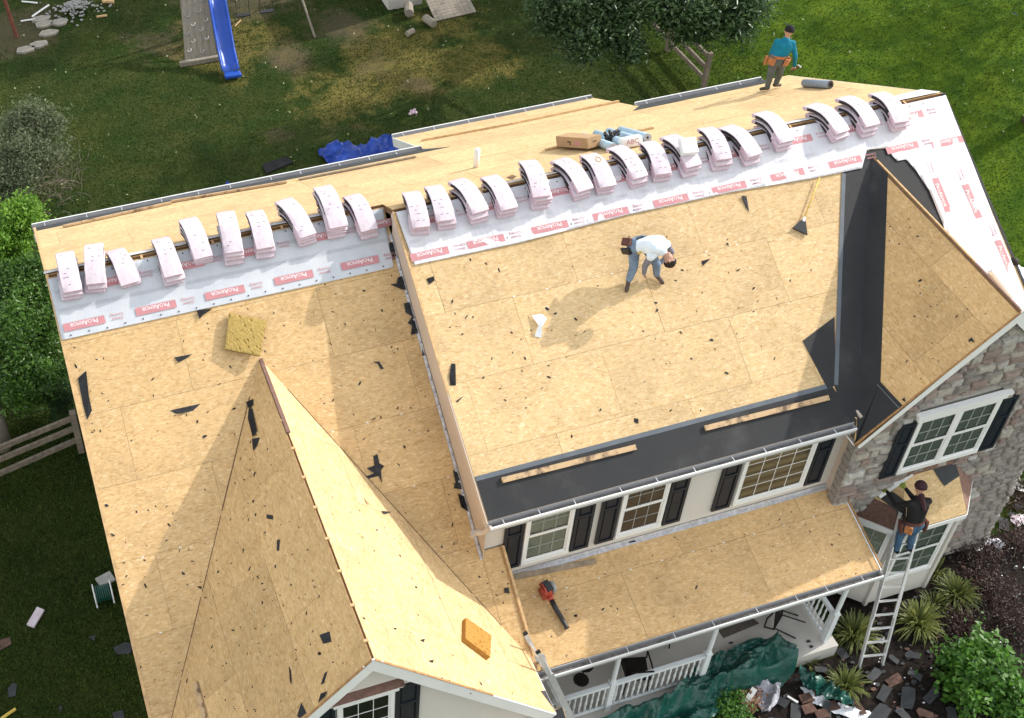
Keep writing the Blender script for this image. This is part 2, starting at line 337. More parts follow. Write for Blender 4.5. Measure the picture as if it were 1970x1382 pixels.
def frame4(o, x, y, z):
    return Matrix(((x.x, y.x, z.x, o.x), (x.y, y.y, z.y, o.y), (x.z, y.z, z.z, o.z), (0, 0, 0, 1)))
def clip(poly, a, b, keep):
    """clip 2D polygon: keep where coordinate a (0/1) >= / <= b"""
    out = []; n = len(poly)
    ins = (lambda p: p[a] >= b-1e-9) if keep > 0 else (lambda p: p[a] <= b+1e-9)
    for i in range(n):
        p, q = poly[i], poly[(i+1) % n]; pi, qi = ins(p), ins(q)
        if pi: out.append(p)
        if pi != qi:
            t = (b-p[a])/(q[a]-p[a]); out.append((p[0]+t*(q[0]-p[0]), p[1]+t*(q[1]-p[1])))
    r = []
    for p in out:
        if not r or abs(p[0]-r[-1][0])+abs(p[1]-r[-1][1]) > 1e-6: r.append(p)
    if len(r) > 1 and abs(r[0][0]-r[-1][0])+abs(r[0][1]-r[-1][1]) < 1e-6: r.pop()
    return r
def cell(poly, u0, u1, s0, s1):
    for a, b, k in ((0, u0, 1), (0, u1, -1), (1, s0, 1), (1, s1, -1)):
        poly = clip(poly, a, b, k)
        if len(poly) < 3: return []
    return poly
def area(p): return abs(sum(p[i][0]*p[(i+1) % len(p)][1]-p[(i+1) % len(p)][0]*p[i][1] for i in range(len(p)))/2)
def inside(p, poly):
    c = False; n = len(poly)
    for i in range(n):
        a, b = poly[i], poly[(i+1) % n]
        if (a[1] > p[1]) != (b[1] > p[1]) and p[0] < (b[0]-a[0])*(p[1]-a[1])/(b[1]-a[1])+a[0]: c = not c
    return c

class Slope:
    """a roof plane: u along the eave, s down the slope (m), h above the decking"""
    def __init__(s, o, u, down): s.o = Vector(o); s.u = Vector(u).normalized(); s.s = Vector(down).normalized(); s.n = s.u.cross(s.s); s.n = s.n if s.n.z > 0 else -s.n
    def at(s, u, d, h=0.0): return s.o+s.u*u+s.s*d+s.n*h
    def px(s, x, y, h=0.0):
        p = hit(x, y, s.n, s.o+s.n*h)-s.o; return (p.dot(s.u), p.dot(s.s))
    def p3(s, x, y, h=0.0): u, d = s.px(x, y, h); return s.at(u, d, h)
    def ang(s, a):  # frame turned by a about the normal
        x = s.u*math.cos(a)+s.s*math.sin(a); return x, s.n.cross(x), s.n

L = 11.01; PM = .5611; PL = .6566; XG, ZG, PG = -2.785, H-1.4804, 1.0466; XC, ZC, PC = 9.0736, H-.4267, 1.0228; YF = -7.29; YCF = -5.1065
YL, ZL = .5297, H-.2972
WY = -4.62; SY = -5.0; ZPT = 3.20; PP = .30
MF = Slope((0, 0, H), (1, 0, 0), (0, -1, -PM)); RP = Slope((0, 0, H), (1, 0, 0), (0, 1, -PM)); LF = Slope((0, YL, ZL), (1, 0, 0), (0, -1, -PL))
GR = Slope((XG, 0, ZG), (0, -1, 0), (1, 0, -PG)); GL = Slope((XG, 0, ZG), (0, -1, 0), (-1, 0, -PG))
CL = Slope((XC, 0, ZC), (0, -1, 0), (-1, 0, -PC)); CR = Slope((XC, 0, ZC), (0, -1, 0), (1, 0, -PC)); PR = Slope((0, WY, ZPT), (1, 0, 0), (0, -1, -PP))
kM = math.hypot(1, PM); kL = math.hypot(1, PL); kG = math.hypot(1, PG); kC = math.hypot(1, PC); kP = math.hypot(1, PP)
TH = .014          # sheathing thickness; the tops of the panels lie on the slope planes

# ------------------------------------------------------------------ the ground
mb = MB(); g = 60
xs = np.linspace(-150, 150, g+1)
mb.add([(-150, -150, 0), (150, -150, 0), (150, 150, 0), (-150, 150, 0)], [[0, 1, 2, 3]])
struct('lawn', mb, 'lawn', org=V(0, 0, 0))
mb = MB(); bed = [(2.0, -6.35), (7.2, -6.35), (7.4, -4.9), (14.5, -4.9), (14.5, -9.8), (2.0, -9.8)]
mb.add([(x, y, .006) for x, y in bed], [list(range(6))]); struct('mulch_bed', mb, 'mulch')

# ------------------------------------------------------------------ the house
house = thing('house', 'two-storey house with stripped plywood roof, stone gable and covered front porch', 'house', (2.5, -.5, 0))
deck_id = 0
def deck(slope, poly, name='roof_deck', drop=TH+.003, th=.10, mat='deck_dark'):
    mb = MB(); mb.prism([slope.at(u, d, -drop-th) for u, d in poly], slope.n*th); return obj(name, mb, mat, house)
def panels(slope, poly, parent, u0, s0, mat='osb', skip=None, rowh=1.22, plen=2.44, stag=1.22):
    us = [p[0] for p in poly]; ss = [p[1] for p in poly]; r = 0
    s = s0
    while s > min(ss): s -= rowh; r -= 1
    while s < max(ss):
        u = u0+(stag if r % 2 else 0)
        while u > min(us): u -= plen
        while u < max(us):
            c = cell(poly, u+.002, u+plen-.002, s+.002, s+rowh-.002)
            if len(c) >= 3 and area(c) > .01:
                cx = sum(p[0] for p in c)/len(c); cy = sum(p[1] for p in c)/len(c)
                if not (skip and all(skip(p) for p in c+[(cx, cy)])):
                    h = random.uniform(-.0025, .0); mb = MB(); ou, ov = random.uniform(0, 40), random.uniform(0, 40)
                    tl = [random.uniform(-.0015, .0015) for _ in c]
                    mb.prism([slope.at(p[0], p[1], h-TH+t) for p, t in zip(c, tl)], slope.n*TH, 0, 1, [(p[0]+ou, p[1]+ov) for p in c]); obj('osb_panel', mb, [mat, 'osb_edge'], parent)
            u += plen
        s += rowh; r += 1
EM = 4.80*kM      # eave distance on the main front slope
polyMF = [(0, .05), (L, .05), (L, EM), (0, EM)]
def in_cross(p):   # covered by the cross gable
    q = MF.at(*p); wv = (ZC-q.z)/PC; return abs(q.x-XC) < wv-.02
dMF = deck(MF, polyMF); panels(MF, polyMF, dMF, .35, .75, skip=in_cross)
# rear slope with its bump-out
ER = 4.52*kM; EB = 6.42*kM; BU0, BU1 = 2.30, 7.25
ridgeL = YL*kM
dRP = deck(RP, [(-5.85, ridgeL+.02), (0, ridgeL+.02), (0, .03), (L, .03), (L, ER), (BU1, ER), (BU1, EB), (BU0, EB), (BU0, ER), (-5.85, ER)])
for pl in ([(-5.85, ridgeL+.02), (0, ridgeL+.02), (0, ER), (-5.85, ER)], [(0.002, .03), (L, .03), (L, ER), (0.002, ER)], [(BU0, ER+.002), (BU1, ER+.002), (BU1, EB), (BU0, EB)]):
    panels(RP, pl, dRP, -5.85+random.uniform(0, 1), .6)
# left wing front slope
YE = -6.22; SE = (YL-YE)*kL; SW = (YL+4.66)*kL
polyLF = [(-5.85, .05), (-.001, .05), (-.001, SW), (.39, SW), (.39, SE), (-5.85, SE)]
def in_gable(p): q = LF.at(*p); return abs(q.x-XG) < (ZG-q.z)/PG-.02
dLF = deck(LF, polyLF)
sseam = LF.px(412, 1036)[1]
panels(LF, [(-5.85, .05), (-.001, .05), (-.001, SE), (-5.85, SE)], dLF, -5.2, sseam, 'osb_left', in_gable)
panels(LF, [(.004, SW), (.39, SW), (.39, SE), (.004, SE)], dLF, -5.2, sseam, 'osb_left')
# left gable slopes
WE = 3.10
yv = lambda wv: YL+(ZG-PG*wv-ZL)/PL
for S, nm in ((GR, 'r'), (GL, 'l')):
    pg = [(-yv(.0)+.0, .03), (-YF, .03), (-YF, WE*kG), (-yv(WE), WE*kG)]
    d = deck(S, pg, drop=TH+.004, th=.05); panels(S, pg, d, -YF+.4 if nm == 'r' else -YF+1.0, .03+1.22*2, 'osb' if nm == 'r' else 'osb_shaded')
# right cross gable
WC = 2.42; ym = lambda wv: (ZC-PC*wv-H)/PM
for S in (CL, CR):
    pg = [(-ym(0), .0), (-YCF, .0), (-YCF, WC*kC), (-ym(WC), WC*kC)]
    d = deck(S, pg, drop=TH+.004, th=.05); panels(S, pg, d, -YCF-.5, .6, mat='osb_shaded')
# porch roof
SP = (6.28+WY)*kP; polyPR = [(.42, .02), (7.12, .02), (7.12, SP), (.42, SP)]
dPR = deck(PR, polyPR, th=.08); panels(PR, polyPR, dPR, .1, .50, mat='osb_shed')

for wv0, wv1, sg in [(k*.31+RS0, k*.31+.31+RS0, sg) for sg in (-1, 1) for k in range(1, 9) for RS0 in (random.uniform(-.02, .02),)]:
    P_ = lambda wv: V(XG+sg*wv, yv(wv), ZG-PG*wv+.004); mb = MB(); mb.bar(P_(wv0), P_(wv1*.995), random.uniform(.010, .022), .006, V(sg*.5, -.35, 1)); obj('valley_joint_shade', mb, 'deck_dark', house)  # dark bars drawn in for the shadow and debris along the valley crease
# ridge slots: tan rafter tips seen through the open slots
for c, sz in [((x, -.01, H-.035), (.04, .10, .05)) for x in np.arange(.4, L, 1.22)]+[((x, YL-.02, ZL-.035), (.04, .10, .05)) for x in np.arange(-5.5, -.2, 1.22)]+[((XG, y, ZG-.03), (.07, .045, .05)) for y in np.arange(YF+.3, -2.2, .61)]:
    mb = MB(); mb.box(c, sz); obj('rafter_tip', mb, 'pine', house)
mb = MB(); a = V(XG+.012, YF+.02, ZG-.004); b = V(XG+.012, YF+1.2, ZG-.004); mb.bar((XG+.02, -1.3, ZG-.012), (XG+.02, -3.0, ZG-.012), .06, .03); obj('ridge_board', mb, 'copper_shingle', house)
mb = MB(); mb.bar((XC, -.95, ZC+.0), (XC, YCF+1.25, ZC+.0), .026, .022); obj('ridge_board', mb, 'pine', house)
mb = MB(); mb.bar((XC, YCF+1.22, ZC-.012), (XC, YCF+.06, ZC-.012), .03, .022); obj('ridge_board', mb, 'copper_shingle', house)

# felt (ice and water shield): sheets laid on the sheathing
def sheet(name, S, pts, mat, h=.004, parent=house, label=None, edge=None):
    mb = MB(); mb.prism([S.at(u, d, .0015) for u, d in pts], S.n*h); o = obj(name, mb, mat, parent)
    if label: o['label'] = label
    return o
sU = MF.px(925, 915)[1]
vm = lambda wv: (XC-wv, -ym(wv)*kM)         # valley on the main slope
sheet('eave_membrane', MF, [(.01, sU), (6.62, sU), (6.85, EM-.002), (.01, EM-.002)], 'felt', label='black rubbery membrane along the front eave')
sheet('membrane_edge', MF, [(.012, sU-.005), (6.60, sU-.005), (6.60, sU+.075), (.012, sU+.075)], 'felt_edge', h=.008)
u_a = MF.px(1620, 335); u_b = MF.px(1605, 742); u_t = MF.px(1668, 291)
vt = vm(.0); vb = vm(2.2)
sheet('valley_membrane', MF, [u_t, (vt[0]+.25, vt[1]-.02), vm(.25), vm(1.2), (vb[0]+.06, vb[1]), (vb[0]-.2, EM-.15), u_b, u_a], 'felt', h=.007, label='wide black membrane strip folded into the valley')
mb = MB(); a = MF.at(*u_a, .012); b = MF.at(*u_b, .012); mb.bar(a+MF.u*.03, b+MF.u*.03, .075, .004, MF.n); obj('membrane_edge', mb, 'felt_edge', house)
c1 = CL.px(1708, 335); c2 = CL.px(1694, 735); c3 = CL.px(1738, 782)
vcl = lambda wv: (-ym(wv), wv*kC)
sheet('valley_membrane', CL, [vcl(.02), c1, c2, c3, (-YCF-.005, c3[1]+.02), (-YCF-.005, WC*kC), vcl(WC)], 'felt', h=.006)
mb = MB(); a = CL.at(*c2, .010); b = CL.at(*c3, .010); mb.bar(a+CL.s*.07, b+CL.s*.07, .016, .004, CL.n); obj('membrane_edge', mb, 'felt_edge', house)
t = [MF.px(*q) for q in ((1605, 610), (1544, 656), (1592, 748), (1607, 742))]
sheet('loose_membrane', MF, t, 'felt', h=.010, label='black membrane corner lying over the sheathing beside the valley')
t = [MF.px(*q) for q in ((1672, 289), (1748, 284), (1795, 296), (1822, 350), (1838, 440), (1815, 442), (1775, 410), (1716, 336))]
sheet('valley_membrane', MF, t, 'felt', h=.0075)

# underlayment: wrinkled sheets with the maker's print
def under(S, poly, name, step=.07, wr=.006, lab=None, h0=.012, seed=0, mat='underlay'):
    us = [p[0] for p in poly]; ss = [p[1] for p in poly]; mb = MB(); idx = {}
    R = random.Random(seed); waves = [(R.uniform(2, 9), R.uniform(-6, 6), R.uniform(0, 6), R.uniform(.3, 1)) for _ in range(7)]
    def hh(u, d):
        r = sum(a*abs(math.sin(kx*u+ky*d+ph+1.3*math.sin(2*d+u))) for kx, ky, ph, a in waves)/3.0
        return h0+wr*(.25+r)
    def vid(p):
        k = (round(p[0], 4), round(p[1], 4))
        if k not in idx: idx[k] = len(mb.v); mb.v.append(S.at(p[0], p[1], hh(*p))); mb.uv.append(None)
        return idx[k]
    u = min(us)
    while u < max(us):
        d = min(ss)
        while d < max(ss):
            c = cell(poly, u, u+step, d, d+step)
            if len(c) >= 3 and area(c) > 1e-5: mb.f.append([vid(p) for p in c]); mb.mi.append(0)
            d += step
        u += step
    o = obj(name, mb, mat, house, smooth=True)
    if lab: o['label'] = lab
    md = o.modifiers.new('t', 'SOLIDIFY'); md.thickness = .003; md.offset = 1
    return o
uL = [(-5.86, .075)]+[(-5.86, LF.px(120, 655)[1])]+[LF.px(x, y) for x, y in ((433, 586), (600, 550), (757, 515))]+[(-.02, .075)]
und_left = under(LF, uL, 'underlayment', lab='smooth grey underlayment strip printed with red logos below the lower ridge', wr=.003, seed=3, mat='underlay_shaded')
uM = [(.03, .06)]+[MF.px(x, y) for x, y in ((797, 511), (1000, 468), (1200, 416), (1400, 372), (1560, 345), (1657, 325), (1666, 290))]
uM += [(vt[0]+.35, vt[1]-.05)]+[MF.px(x, y) for x, y in ((1715, 301), (1725, 311), (1742, 308), (1762, 331), (1786, 368), (1812, 430), (1816, 445), (1860, 500), (1930, 575))]+[MF.px(1990, 620), (L+.01, .06)]
i1 = max(p[1] for p in uM)
uM = [(min(p[0], L+.01), p[1]) for p in uM]
und_main = under(MF, uM, 'underlayment', lab='crinkled white underlayment printed with red logos below the main ridge', wr=.011, seed=5)
und_rl = under(RP, [(-5.9, ridgeL+.03), (-.3, ridgeL+.03), (-.3, ridgeL+.22), (-5.9, ridgeL+.20)], 'underlayment_flap', wr=.012, seed=8)
und_rm = under(RP, [(2.1, .05), (L-.02, .05), (L-.02, .62), (9.7, .45), (8.7, .25), (2.1, .15)], 'underlayment_flap', wr=.012, seed=9)
T1 = text_mesh('ProArmor', .115, 'print_white', small=True); T2 = text_mesh('Owens\nCorning', .066, 'print_red')
for me in (T1,):  # first and fifth letters a little larger, as printed
    pass
def logo(S, parent, u, d, rot=0.0, w_=.68, h_=.135, pale=False):
    o = S.at(u, d, .031); x, y, z = S.ang(math.pi+rot)        # printed upside down as seen from the eave
    if y.dot(-S.s) > 0 and rot == 0: y = -y; x = y.cross(z)
    R = MB(); R.box((0, 0, 0), (w_, h_, .0015)); me = LG.get('box')
    if me is None: me = LG['box'] = mesh_of('printed_panel', R, 'print_pale' if pale else 'print_red', V(0, 0, 0))
    f = frame4(o, x, y, z); a = inst('printed_panel', me, f, parent)
    inst('lettering', T1, frame4(o+z*.0022-y*.02+x*.0, x*.92, y, z), parent)
    if (o-x*.75-S.o).dot(S.u) < L-.1 and not pale: inst('lettering', T2, frame4(o+z*.001-x*.55, x, y, z), parent)
LG = {}
for i, (x, y) in enumerate(((162, 622), (300, 592), (433, 564), (565, 533), (693, 507))):
    u, d = LF.px(x, y, .03); logo(LF, und_left, u, LF.px(433, 564)[1])
for k in range(5): logo(LF, und_left, -4.82+1.19*k, LF.px(433, 564)[1]-.60)
for i, (x, y) in enumerate(((822, 492), (935, 466), (1058, 438), (1175, 411), (1290, 384), (1402, 359), (1514, 334), (1625, 309))):
    u, d = MF.px(x, y, .03)
    if i == 0: u += .05
    logo(MF, und_main, u, .80*kM)
for k in range(9): logo(MF, und_main, .55+1.19*k if k else .62, .80*kM-.60)
logo(MF, und_main, 9.72, .80*kM-.03)
for x, y in ((1812, 375), (1880, 385), (1838, 270)):
    u, d = MF.px(x, y, .03); logo(MF, und_main, min(u, L-.35), d, rot=-.5*math.pi if y > 300 else .0)
u, d = MF.px(1935, 495, .03); logo(MF, und_main, u-.02, d, rot=-.5*math.pi)
for S, par, d0, u0, u1 in ((LF, und_left, .30, -5.8, -.1), (LF, und_left, .62, -5.8, -.1), (MF, und_main, .33, .1, 8.6), (MF, und_main, .62, .1, 8.6)):
    for j in range(3):
        mb = MB(); mb.bar(S.at(u0, d0+j*.022, .030), S.at(u1, d0+j*.022, .030), .004, .001, S.n); obj('printed_line', mb, 'underlay_line', par)
nm = MB(); nm.lathe((0, 0, 0), [(0, .014), (.003, .014), (.004, .004)], 6); cap_me = mesh_of('cap_nail', nm, 'felt_grey', V(0, 0, 0))
for S, par, s_, u0, u1 in ((LF, und_left, LF.px(433, 586)[1]-.05, -5.7, -.2), (MF, und_main, MF.px(1200, 416)[1]-.06, .3, 8.4), (MF, und_main, .12, .3, 10.8), (LF, und_left, .12, -5.7, -.2)):
    u = u0
    while u < u1: inst('cap_nail', cap_me, frame4(S.at(u, s_+random.uniform(-.01, .01), .026), *S.ang(0)), par); u += .30

# ------------------------------------------------------------------ walls, trim, windows
X_, Y_, Z_ = V(1, 0, 0), V(0, 1, 0), V(0, 0, 1)
def wall_poly(name, pts, off, mat): mb = MB(); mb.prism(pts, off); return obj(name, mb, mat, house)
# main block left wall above the left roof (seen as the tan strip), with rake board and step flashing
zl = lambda y: ZL+PL*(y-YL); zm = lambda y: H+PM*y
lw = wall_poly('side_wall', [(.006, -.0, zm(0)-.03), (.006, WY-.16, zm(WY-.16)-.03), (.006, WY-.16, zl(WY-.16)-.25), (.006, .0, zl(0)-.25)], (-.012, 0, 0), 'siding_tan')
mb = MB(); mb.bar((-.016, .0, zm(0)-.085), (-.016, WY-.18, zm(WY-.18)-.085), .02, .15, (0, -PM, 1)); obj('rake_board', mb, 'siding_tan', house)
mb = MB(); mb.bar((-.010, -.05, zm(0)-.005), (-.010, -2.9, zm(-2.9)-.005), .035, .025, (0, -PM, 1)); obj('rake_strip', mb, 'pine', house)
mb = MB(); mb.box((-.02, 0, 0), (.004, .24, .09), (X_, V(0, 1, PL).normalized(), V(0, -PL, 1).normalized())); mb.box((-.032, 0, -.04), (.03, .24, .003), (X_, V(0, 1, PL).normalized(), V(0, -PL, 1).normalized())); fm = mesh_of('step_flashing', mb, 'flashing', V(0, 0, 0))
y = -.05
while y > WY-.1:
    p = V(0, y, zl(y)+.055); inst('step_flashing', fm, frame4(p, X_, Y_, Z_) @ Matrix.Rotation(random.uniform(-.12, .12), 4, 'X'), lw); y -= .185
# front wall siding boards
def boards(parent, o, xd, nd, x0, x1, z0, z1, expo=.115, mat='siding', holes=(), rake=None):
    z = z0
    while z < z1:
        a, b = x0, x1
        if rake: a, b = max(a, rake(z+expo)[0]), min(b, rake(z+expo)[1])
        segs = [(a, b)]
        for (ha, hb, hz0, hz1) in holes:
            if z+expo > hz0 and z < hz1:
                ns = []
                for (p, q) in segs:
                    if hb <= p or ha >= q: ns.append((p, q)); continue
                    if ha > p: ns.append((p, ha))
                    if hb < q: ns.append((hb, q))
                segs = ns
        for (p, q) in segs:
            if q-p < .03: continue
            mb = MB(); h = min(expo, z1-z)
            A, B = o+xd*p, o+xd*q
            mb.add([A+Z_*z+nd*.018, B+Z_*z+nd*.018, B+Z_*(z+h)+nd*.004, A+Z_*(z+h)+nd*.004, A+Z_*z, B+Z_*z, B+Z_*(z+h), A+Z_*(z+h)], [[0, 1, 2, 3], [4, 7, 6, 5], [0, 4, 5, 1], [0, 3, 7, 4], [1, 5, 6, 2], [3, 2, 6, 7]]); obj('siding_board', mb, mat, parent)
        z += expo
NO = V(0, -1, 0)
def window(o, xd, nd, a0, a1, z0, z1, units=1, cols=3, rows=2, hung=True, bl='blind_grey', trim=.055, head=0.0, low='blind'):
    """a window unit on a wall: o wall origin, xd along the wall, nd outward"""
    P = lambda a, z, d: o+xd*a+Z_*z+nd*d
    mb = MB()
    def rect(m, A0, A1, B0, B1, d0, d1): m.prism([P(A0, B0, d0), P(A1, B0, d0), P(A1, B1, d0), P(A0, B1, d0)], nd*(d1-d0))
    rect(mb, a0, a1, z0-.03, z0+trim, .02, .075); rect(mb, a0, a1, z1-trim, z1, .02, .07); rect(mb, a0, a0+trim, z0+trim, z1-trim, .02, .07); rect(mb, a1-trim, a1, z0+trim, z1-trim, .02, .07)
    uw = (a1-a0-2*trim)/units
    for k in range(1, units): c = a0+trim+uw*k; rect(mb, c-.045, c+.045, z0+trim, z1-trim, .02, .07)
    wd = obj('window', mb, 'trim_white', house)
    if head: mb = MB(); rect(mb, a0-.06, a1+.06, z1+.001, z1+head, .02, .09); rect(mb, a0-.11, a1+.11, z1+head+.001, z1+head+.05, .02, .13); obj('head_casing', mb, 'trim_white', wd)
    for k in range(units):
        A0 = a0+trim+uw*k+(.045 if k else 0); A1 = a0+trim+uw*(k+1)-(.045 if k < units-1 else 0); B0, B1 = z0+trim, z1-trim
        mb = MB(); rect(mb, A0, A1, B0, B1, .002, .012); obj('blind', mb, bl, wd)
        zm_ = (B0+B1)/2 if hung else B1
        for (s0, s1, dd) in (((B0, zm_, .036), (zm_, B1, .048)) if hung else ((B0, B1, .04),)):
            sb = MB(); t = .035
            rect(sb, A0, A1, s0, s0+t*1.3, dd, dd+.014); rect(sb, A0, A1, s1-t, s1, dd, dd+.014); rect(sb, A0, A0+t, s0+t*1.3, s1-t, dd, dd+.014); rect(sb, A1-t, A1, s0+t*1.3, s1-t, dd, dd+.014)
            obj('sash', sb, 'trim_white', wd)
            c0, c1, e0, e1 = A0+t, A1-t, s0+t*1.3, s1-t
            gb = MB()
            for i in range(1, cols): c = c0+(c1-c0)*i/cols; rect(gb, c-.005, c+.005, e0, e1, dd+.006, dd+.012)
            for j in range(1, rows): c = e0+(e1-e0)*j/rows; rect(gb, c0, c1, c-.0055, c+.0055, dd+.0065, dd+.0125)
            if gb.f: obj('muntin', gb, 'muntin' if hung else 'trim_white', wd)
            for i in range(cols):
                for j in range(rows):
                    pb = MB(); p0 = c0+(c1-c0)*i/cols+.008; p1 = c0+(c1-c0)*(i+1)/cols-.008; q0 = e0+(e1-e0)*j/rows+.007; q1 = e0+(e1-e0)*(j+1)/rows-.007
                    pb.add([P(p0, q0, dd+.004), P(p1, q0, dd+.004), P(p1, q1, dd+.004), P(p0, q1, dd+.004)], [[0, 1, 2, 3]]); obj('pane', pb, 'glass', wd)
    return wd
def shutter(o, xd, nd, a0, a1, z0, z1):
    P = lambda a, z, d: o+xd*a+Z_*z+nd*d; mb = MB()
    def rect(m, A0, A1, B0, B1, d0, d1): m.prism([P(A0, B0, d0), P(A1, B0, d0), P(A1, B1, d0), P(A0, B1, d0)], nd*(d1-d0))
    t = .055; zs = z0+(z1-z0)*.62
    rect(mb, a0, a0+t, z0, z1, .02, .06); rect(mb, a1-t, a1, z0, z1, .02, .06)
    for c0, c1 in ((z0, z0+t*1.2), (zs, zs+t), (z1-t, z1)): rect(mb, a0+t, a1-t, c0, c1, .02, .06)
    s_ = obj('shutter', mb, 'shutter', house)
    for c0, c1 in ((z0+t*1.2, zs), (zs+t, z1-t)):
        pb = MB(); rect(pb, a0+t, a1-t, c0, c1, .02, .030); rect(pb, a0+t+.03, a1-t-.03, c0+.03, c1-.03, .0301, .046); obj('shutter_panel', pb, 'shutter', s_)
OW = V(0, WY, 0)
fw = wall_poly('front_wall', [(.0, WY+.15, 0), (6.95, WY+.15, 0), (6.95, WY+.15, 5.22), (0, WY+.15, 5.22)], (0, -.15, 0), 'siding')
holes = [(.80, 1.64, 3.5, 5.0), (2.58, 3.42, 3.5, 5.0), (4.90, 6.28, 3.5, 5.0)]
boards(fw, OW, X_, NO, .01, 6.94, 3.30, 5.14, holes=holes); boards(fw, OW, X_, NO, .45, 6.94, .37, 2.75, .2)
window(OW, X_, NO, .78, 1.66, 3.50, 4.98, 1, 3, 2, True, 'blind_grey'); window(OW, X_, NO, 2.56, 3.44, 3.50, 4.98, 1, 3, 2, True, 'blind_brown'); window(OW, X_, NO, 4.87, 6.30, 3.50, 4.98, 1, 4, 4, False, 'curtain_gold')
for a0, a1 in ((.41, .76), (1.70, 2.05), (2.18, 2.53), (3.48, 3.83), (4.46, 4.82), (6.33, 6.67)): shutter(OW, X_, NO, a0, a1, 3.46, 4.96)
mb = MB(); mb.prism([(.42, WY-.022, ZPT+.0), (6.93, WY-.022, ZPT+.0), (6.93, WY-.022, ZPT+.09), (.42, WY-.022, ZPT+.09)], (0, -.006, 0)); mb.box((3.67, WY-.055, ZPT+.004-.016), (6.5, .055, .004), (X_, V(0, 1, PP).normalized(), V(0, -PP, 1).normalized())); obj('wall_flashing', mb, 'flashing', house)
mb = MB(); mb.box((6.955, WY-.09, 4.25), (.12, .20, 2.1)); obj('corner_board', mb, 'siding_tan', house)

def gutter(x0, x1, y0, zt, wd=.125, dp=.11, sgn=-1, brk=.75, dirt=True):
    mb = MB(); y1 = y0+sgn*wd; t = .004
    xm = (x0+x1)/2; Lx = x1-x0
    mb.box((xm, y0+sgn*.002, zt-dp/2), (Lx, t, dp)); mb.box((xm, (y0+y1)/2, zt-dp+.002), (Lx, wd-.006, t)); mb.box((xm, y1, zt-dp/2), (Lx, t, dp)); 
    for x in (x0, x1): mb.box((x, (y0+y1)/2, zt-dp/2), (t, wd, dp-.01))
    g_ = obj('gutter', mb, 'gutter_metal', house)
    b = MB(); b.box((xm, y1+sgn*.010, zt-.020), (Lx, .012, .05)); b.box((xm, y1+sgn*.004, zt+.006), (Lx, .022, .008)); obj('gutter_lip', b, 'trim_white', g_)
    x = x0+.25
    while x < x1:
        b = MB(); b.box((x, (y0+y1)/2, zt+.001), (.012, wd, .005)); obj('gutter_bracket', b, 'flashing', g_); x += brk*random.uniform(.8, 1.2)
    if dirt: b = MB(); b.box((xm, (y0+y1)/2, zt-dp+.012), (Lx-.02, wd-.03, .012)); obj('gutter_debris', b, 'gutter_dirt', g_)
ze = H-PM*4.80
mb = MB(); mb.box((3.4, -4.785, ze-.11), (6.82, .022, .16)); mb.box((3.4, -4.70, ze-.195), (6.82, .15, .01)); obj('fascia', mb, 'trim_white', house)
gutter(.0, 6.78, -4.802, ze-.03)
gutter(.46, 7.12, WY-1.66, 3.20-PP*1.66-.025, .13, .11)
mb = MB(); mb.box((3.78, WY-1.645, ZPT-PP*1.66-.09), (6.66, .02, .15)); obj('fascia', mb, 'trim_white', house)
mb = MB(); mb.bar((7.135, WY-.02, ZPT-.075), (7.135, WY-1.66, ZPT-PP*1.66-.075), .02, .15, (0, -PP, 1)); obj('rake_board', mb, 'trim_white', house)
mb = MB(); mb.bar((7.136, WY-.25, ZPT-.0), (7.136, WY-1.66, ZPT-PP*1.66-.0+.072), .03, .012, (0, -PP, 1)); obj('drip_edge', mb, 'osb_edge', house)
# rear gutters and fascias
zr = H-PM*4.52; zb = H-PM*6.42
gutter(-5.9, BU0-.02, 4.535, zr-.02, .13, .1, 1, dirt=False); gutter(BU1+.02, L-.6, 4.535, zr-.02, .13, .1, 1, dirt=False); gutter(BU0, BU1, 6.435, zb-.02, .13, .1, 1, dirt=False)
mb = MB(); mb.bar((BU0-.012, 4.53, zr-.12), (BU0-.012, 6.43, zb-.12), .02, .2, (0, PM, 1)); obj('rake_board', mb, 'trim_white', house)
mb = MB(); mb.box((-1.8, 4.40, zr-.16), (8.2, .02, .2)); mb.box((9.1, 4.40, zr-.16), (3.7, .02, .2)); obj('fascia', mb, 'trim_white', house)
# rear membranes
for a, b, nm in ((-5.84, BU0-.05, 'l'), (BU1-.35, L-.55, 'r')):
    sh = [(a, ER-.36), (b+(.5 if nm == 'l' else 0), ER-.36), (b, ER-.005), (a, ER-.005)] if nm == 'l' else [(a+.0, ER-.5), (b-.1, ER-.42), (b+.02, ER-.005), (a+.42, ER-.005)]
    sheet('eave_membrane', RP, sh, 'felt_grey', label='dark membrane strip along the rear eave')
# left wing rake trims
for S, s0, s1, up in ((LF, .0, SE, (0, -PL, 1)), (RP, ridgeL, ER, (0, PM, 1))):
    a, b = S.at(-5.862, s0, -.11), S.at(-5.862, s1, -.11); mb = MB(); mb.bar(a, b, .022, .17, up); obj('rake_board', mb, 'trim_white', house)
    mb = MB(); mb.bar(S.at(-5.858, s0, .0), S.at(-5.858, s1, .0), .05, .020, up); obj('drip_edge', mb, 'pine', house)
mb = MB(); mb.bar(LF.at(.395, SW, -.07), LF.at(.395, SE, -.07), .03, .16, (0, -PL, 1)); obj('rake_board', mb, 'siding_tan', house)
mb = MB(); mb.bar(LF.at(.40, SW, .008), LF.at(.40, SE+.02, .008), .045, .014, (0, -PL, 1)); obj('drip_edge', mb, 'pine', house)
mb = MB(); mb.bar(LF.at(.36, SW-.02, .014), LF.at(.36, SE-.1, .014), .018, .02, (0, -PL, 1)); obj('rake_strip', mb, 'osb_edge', house)
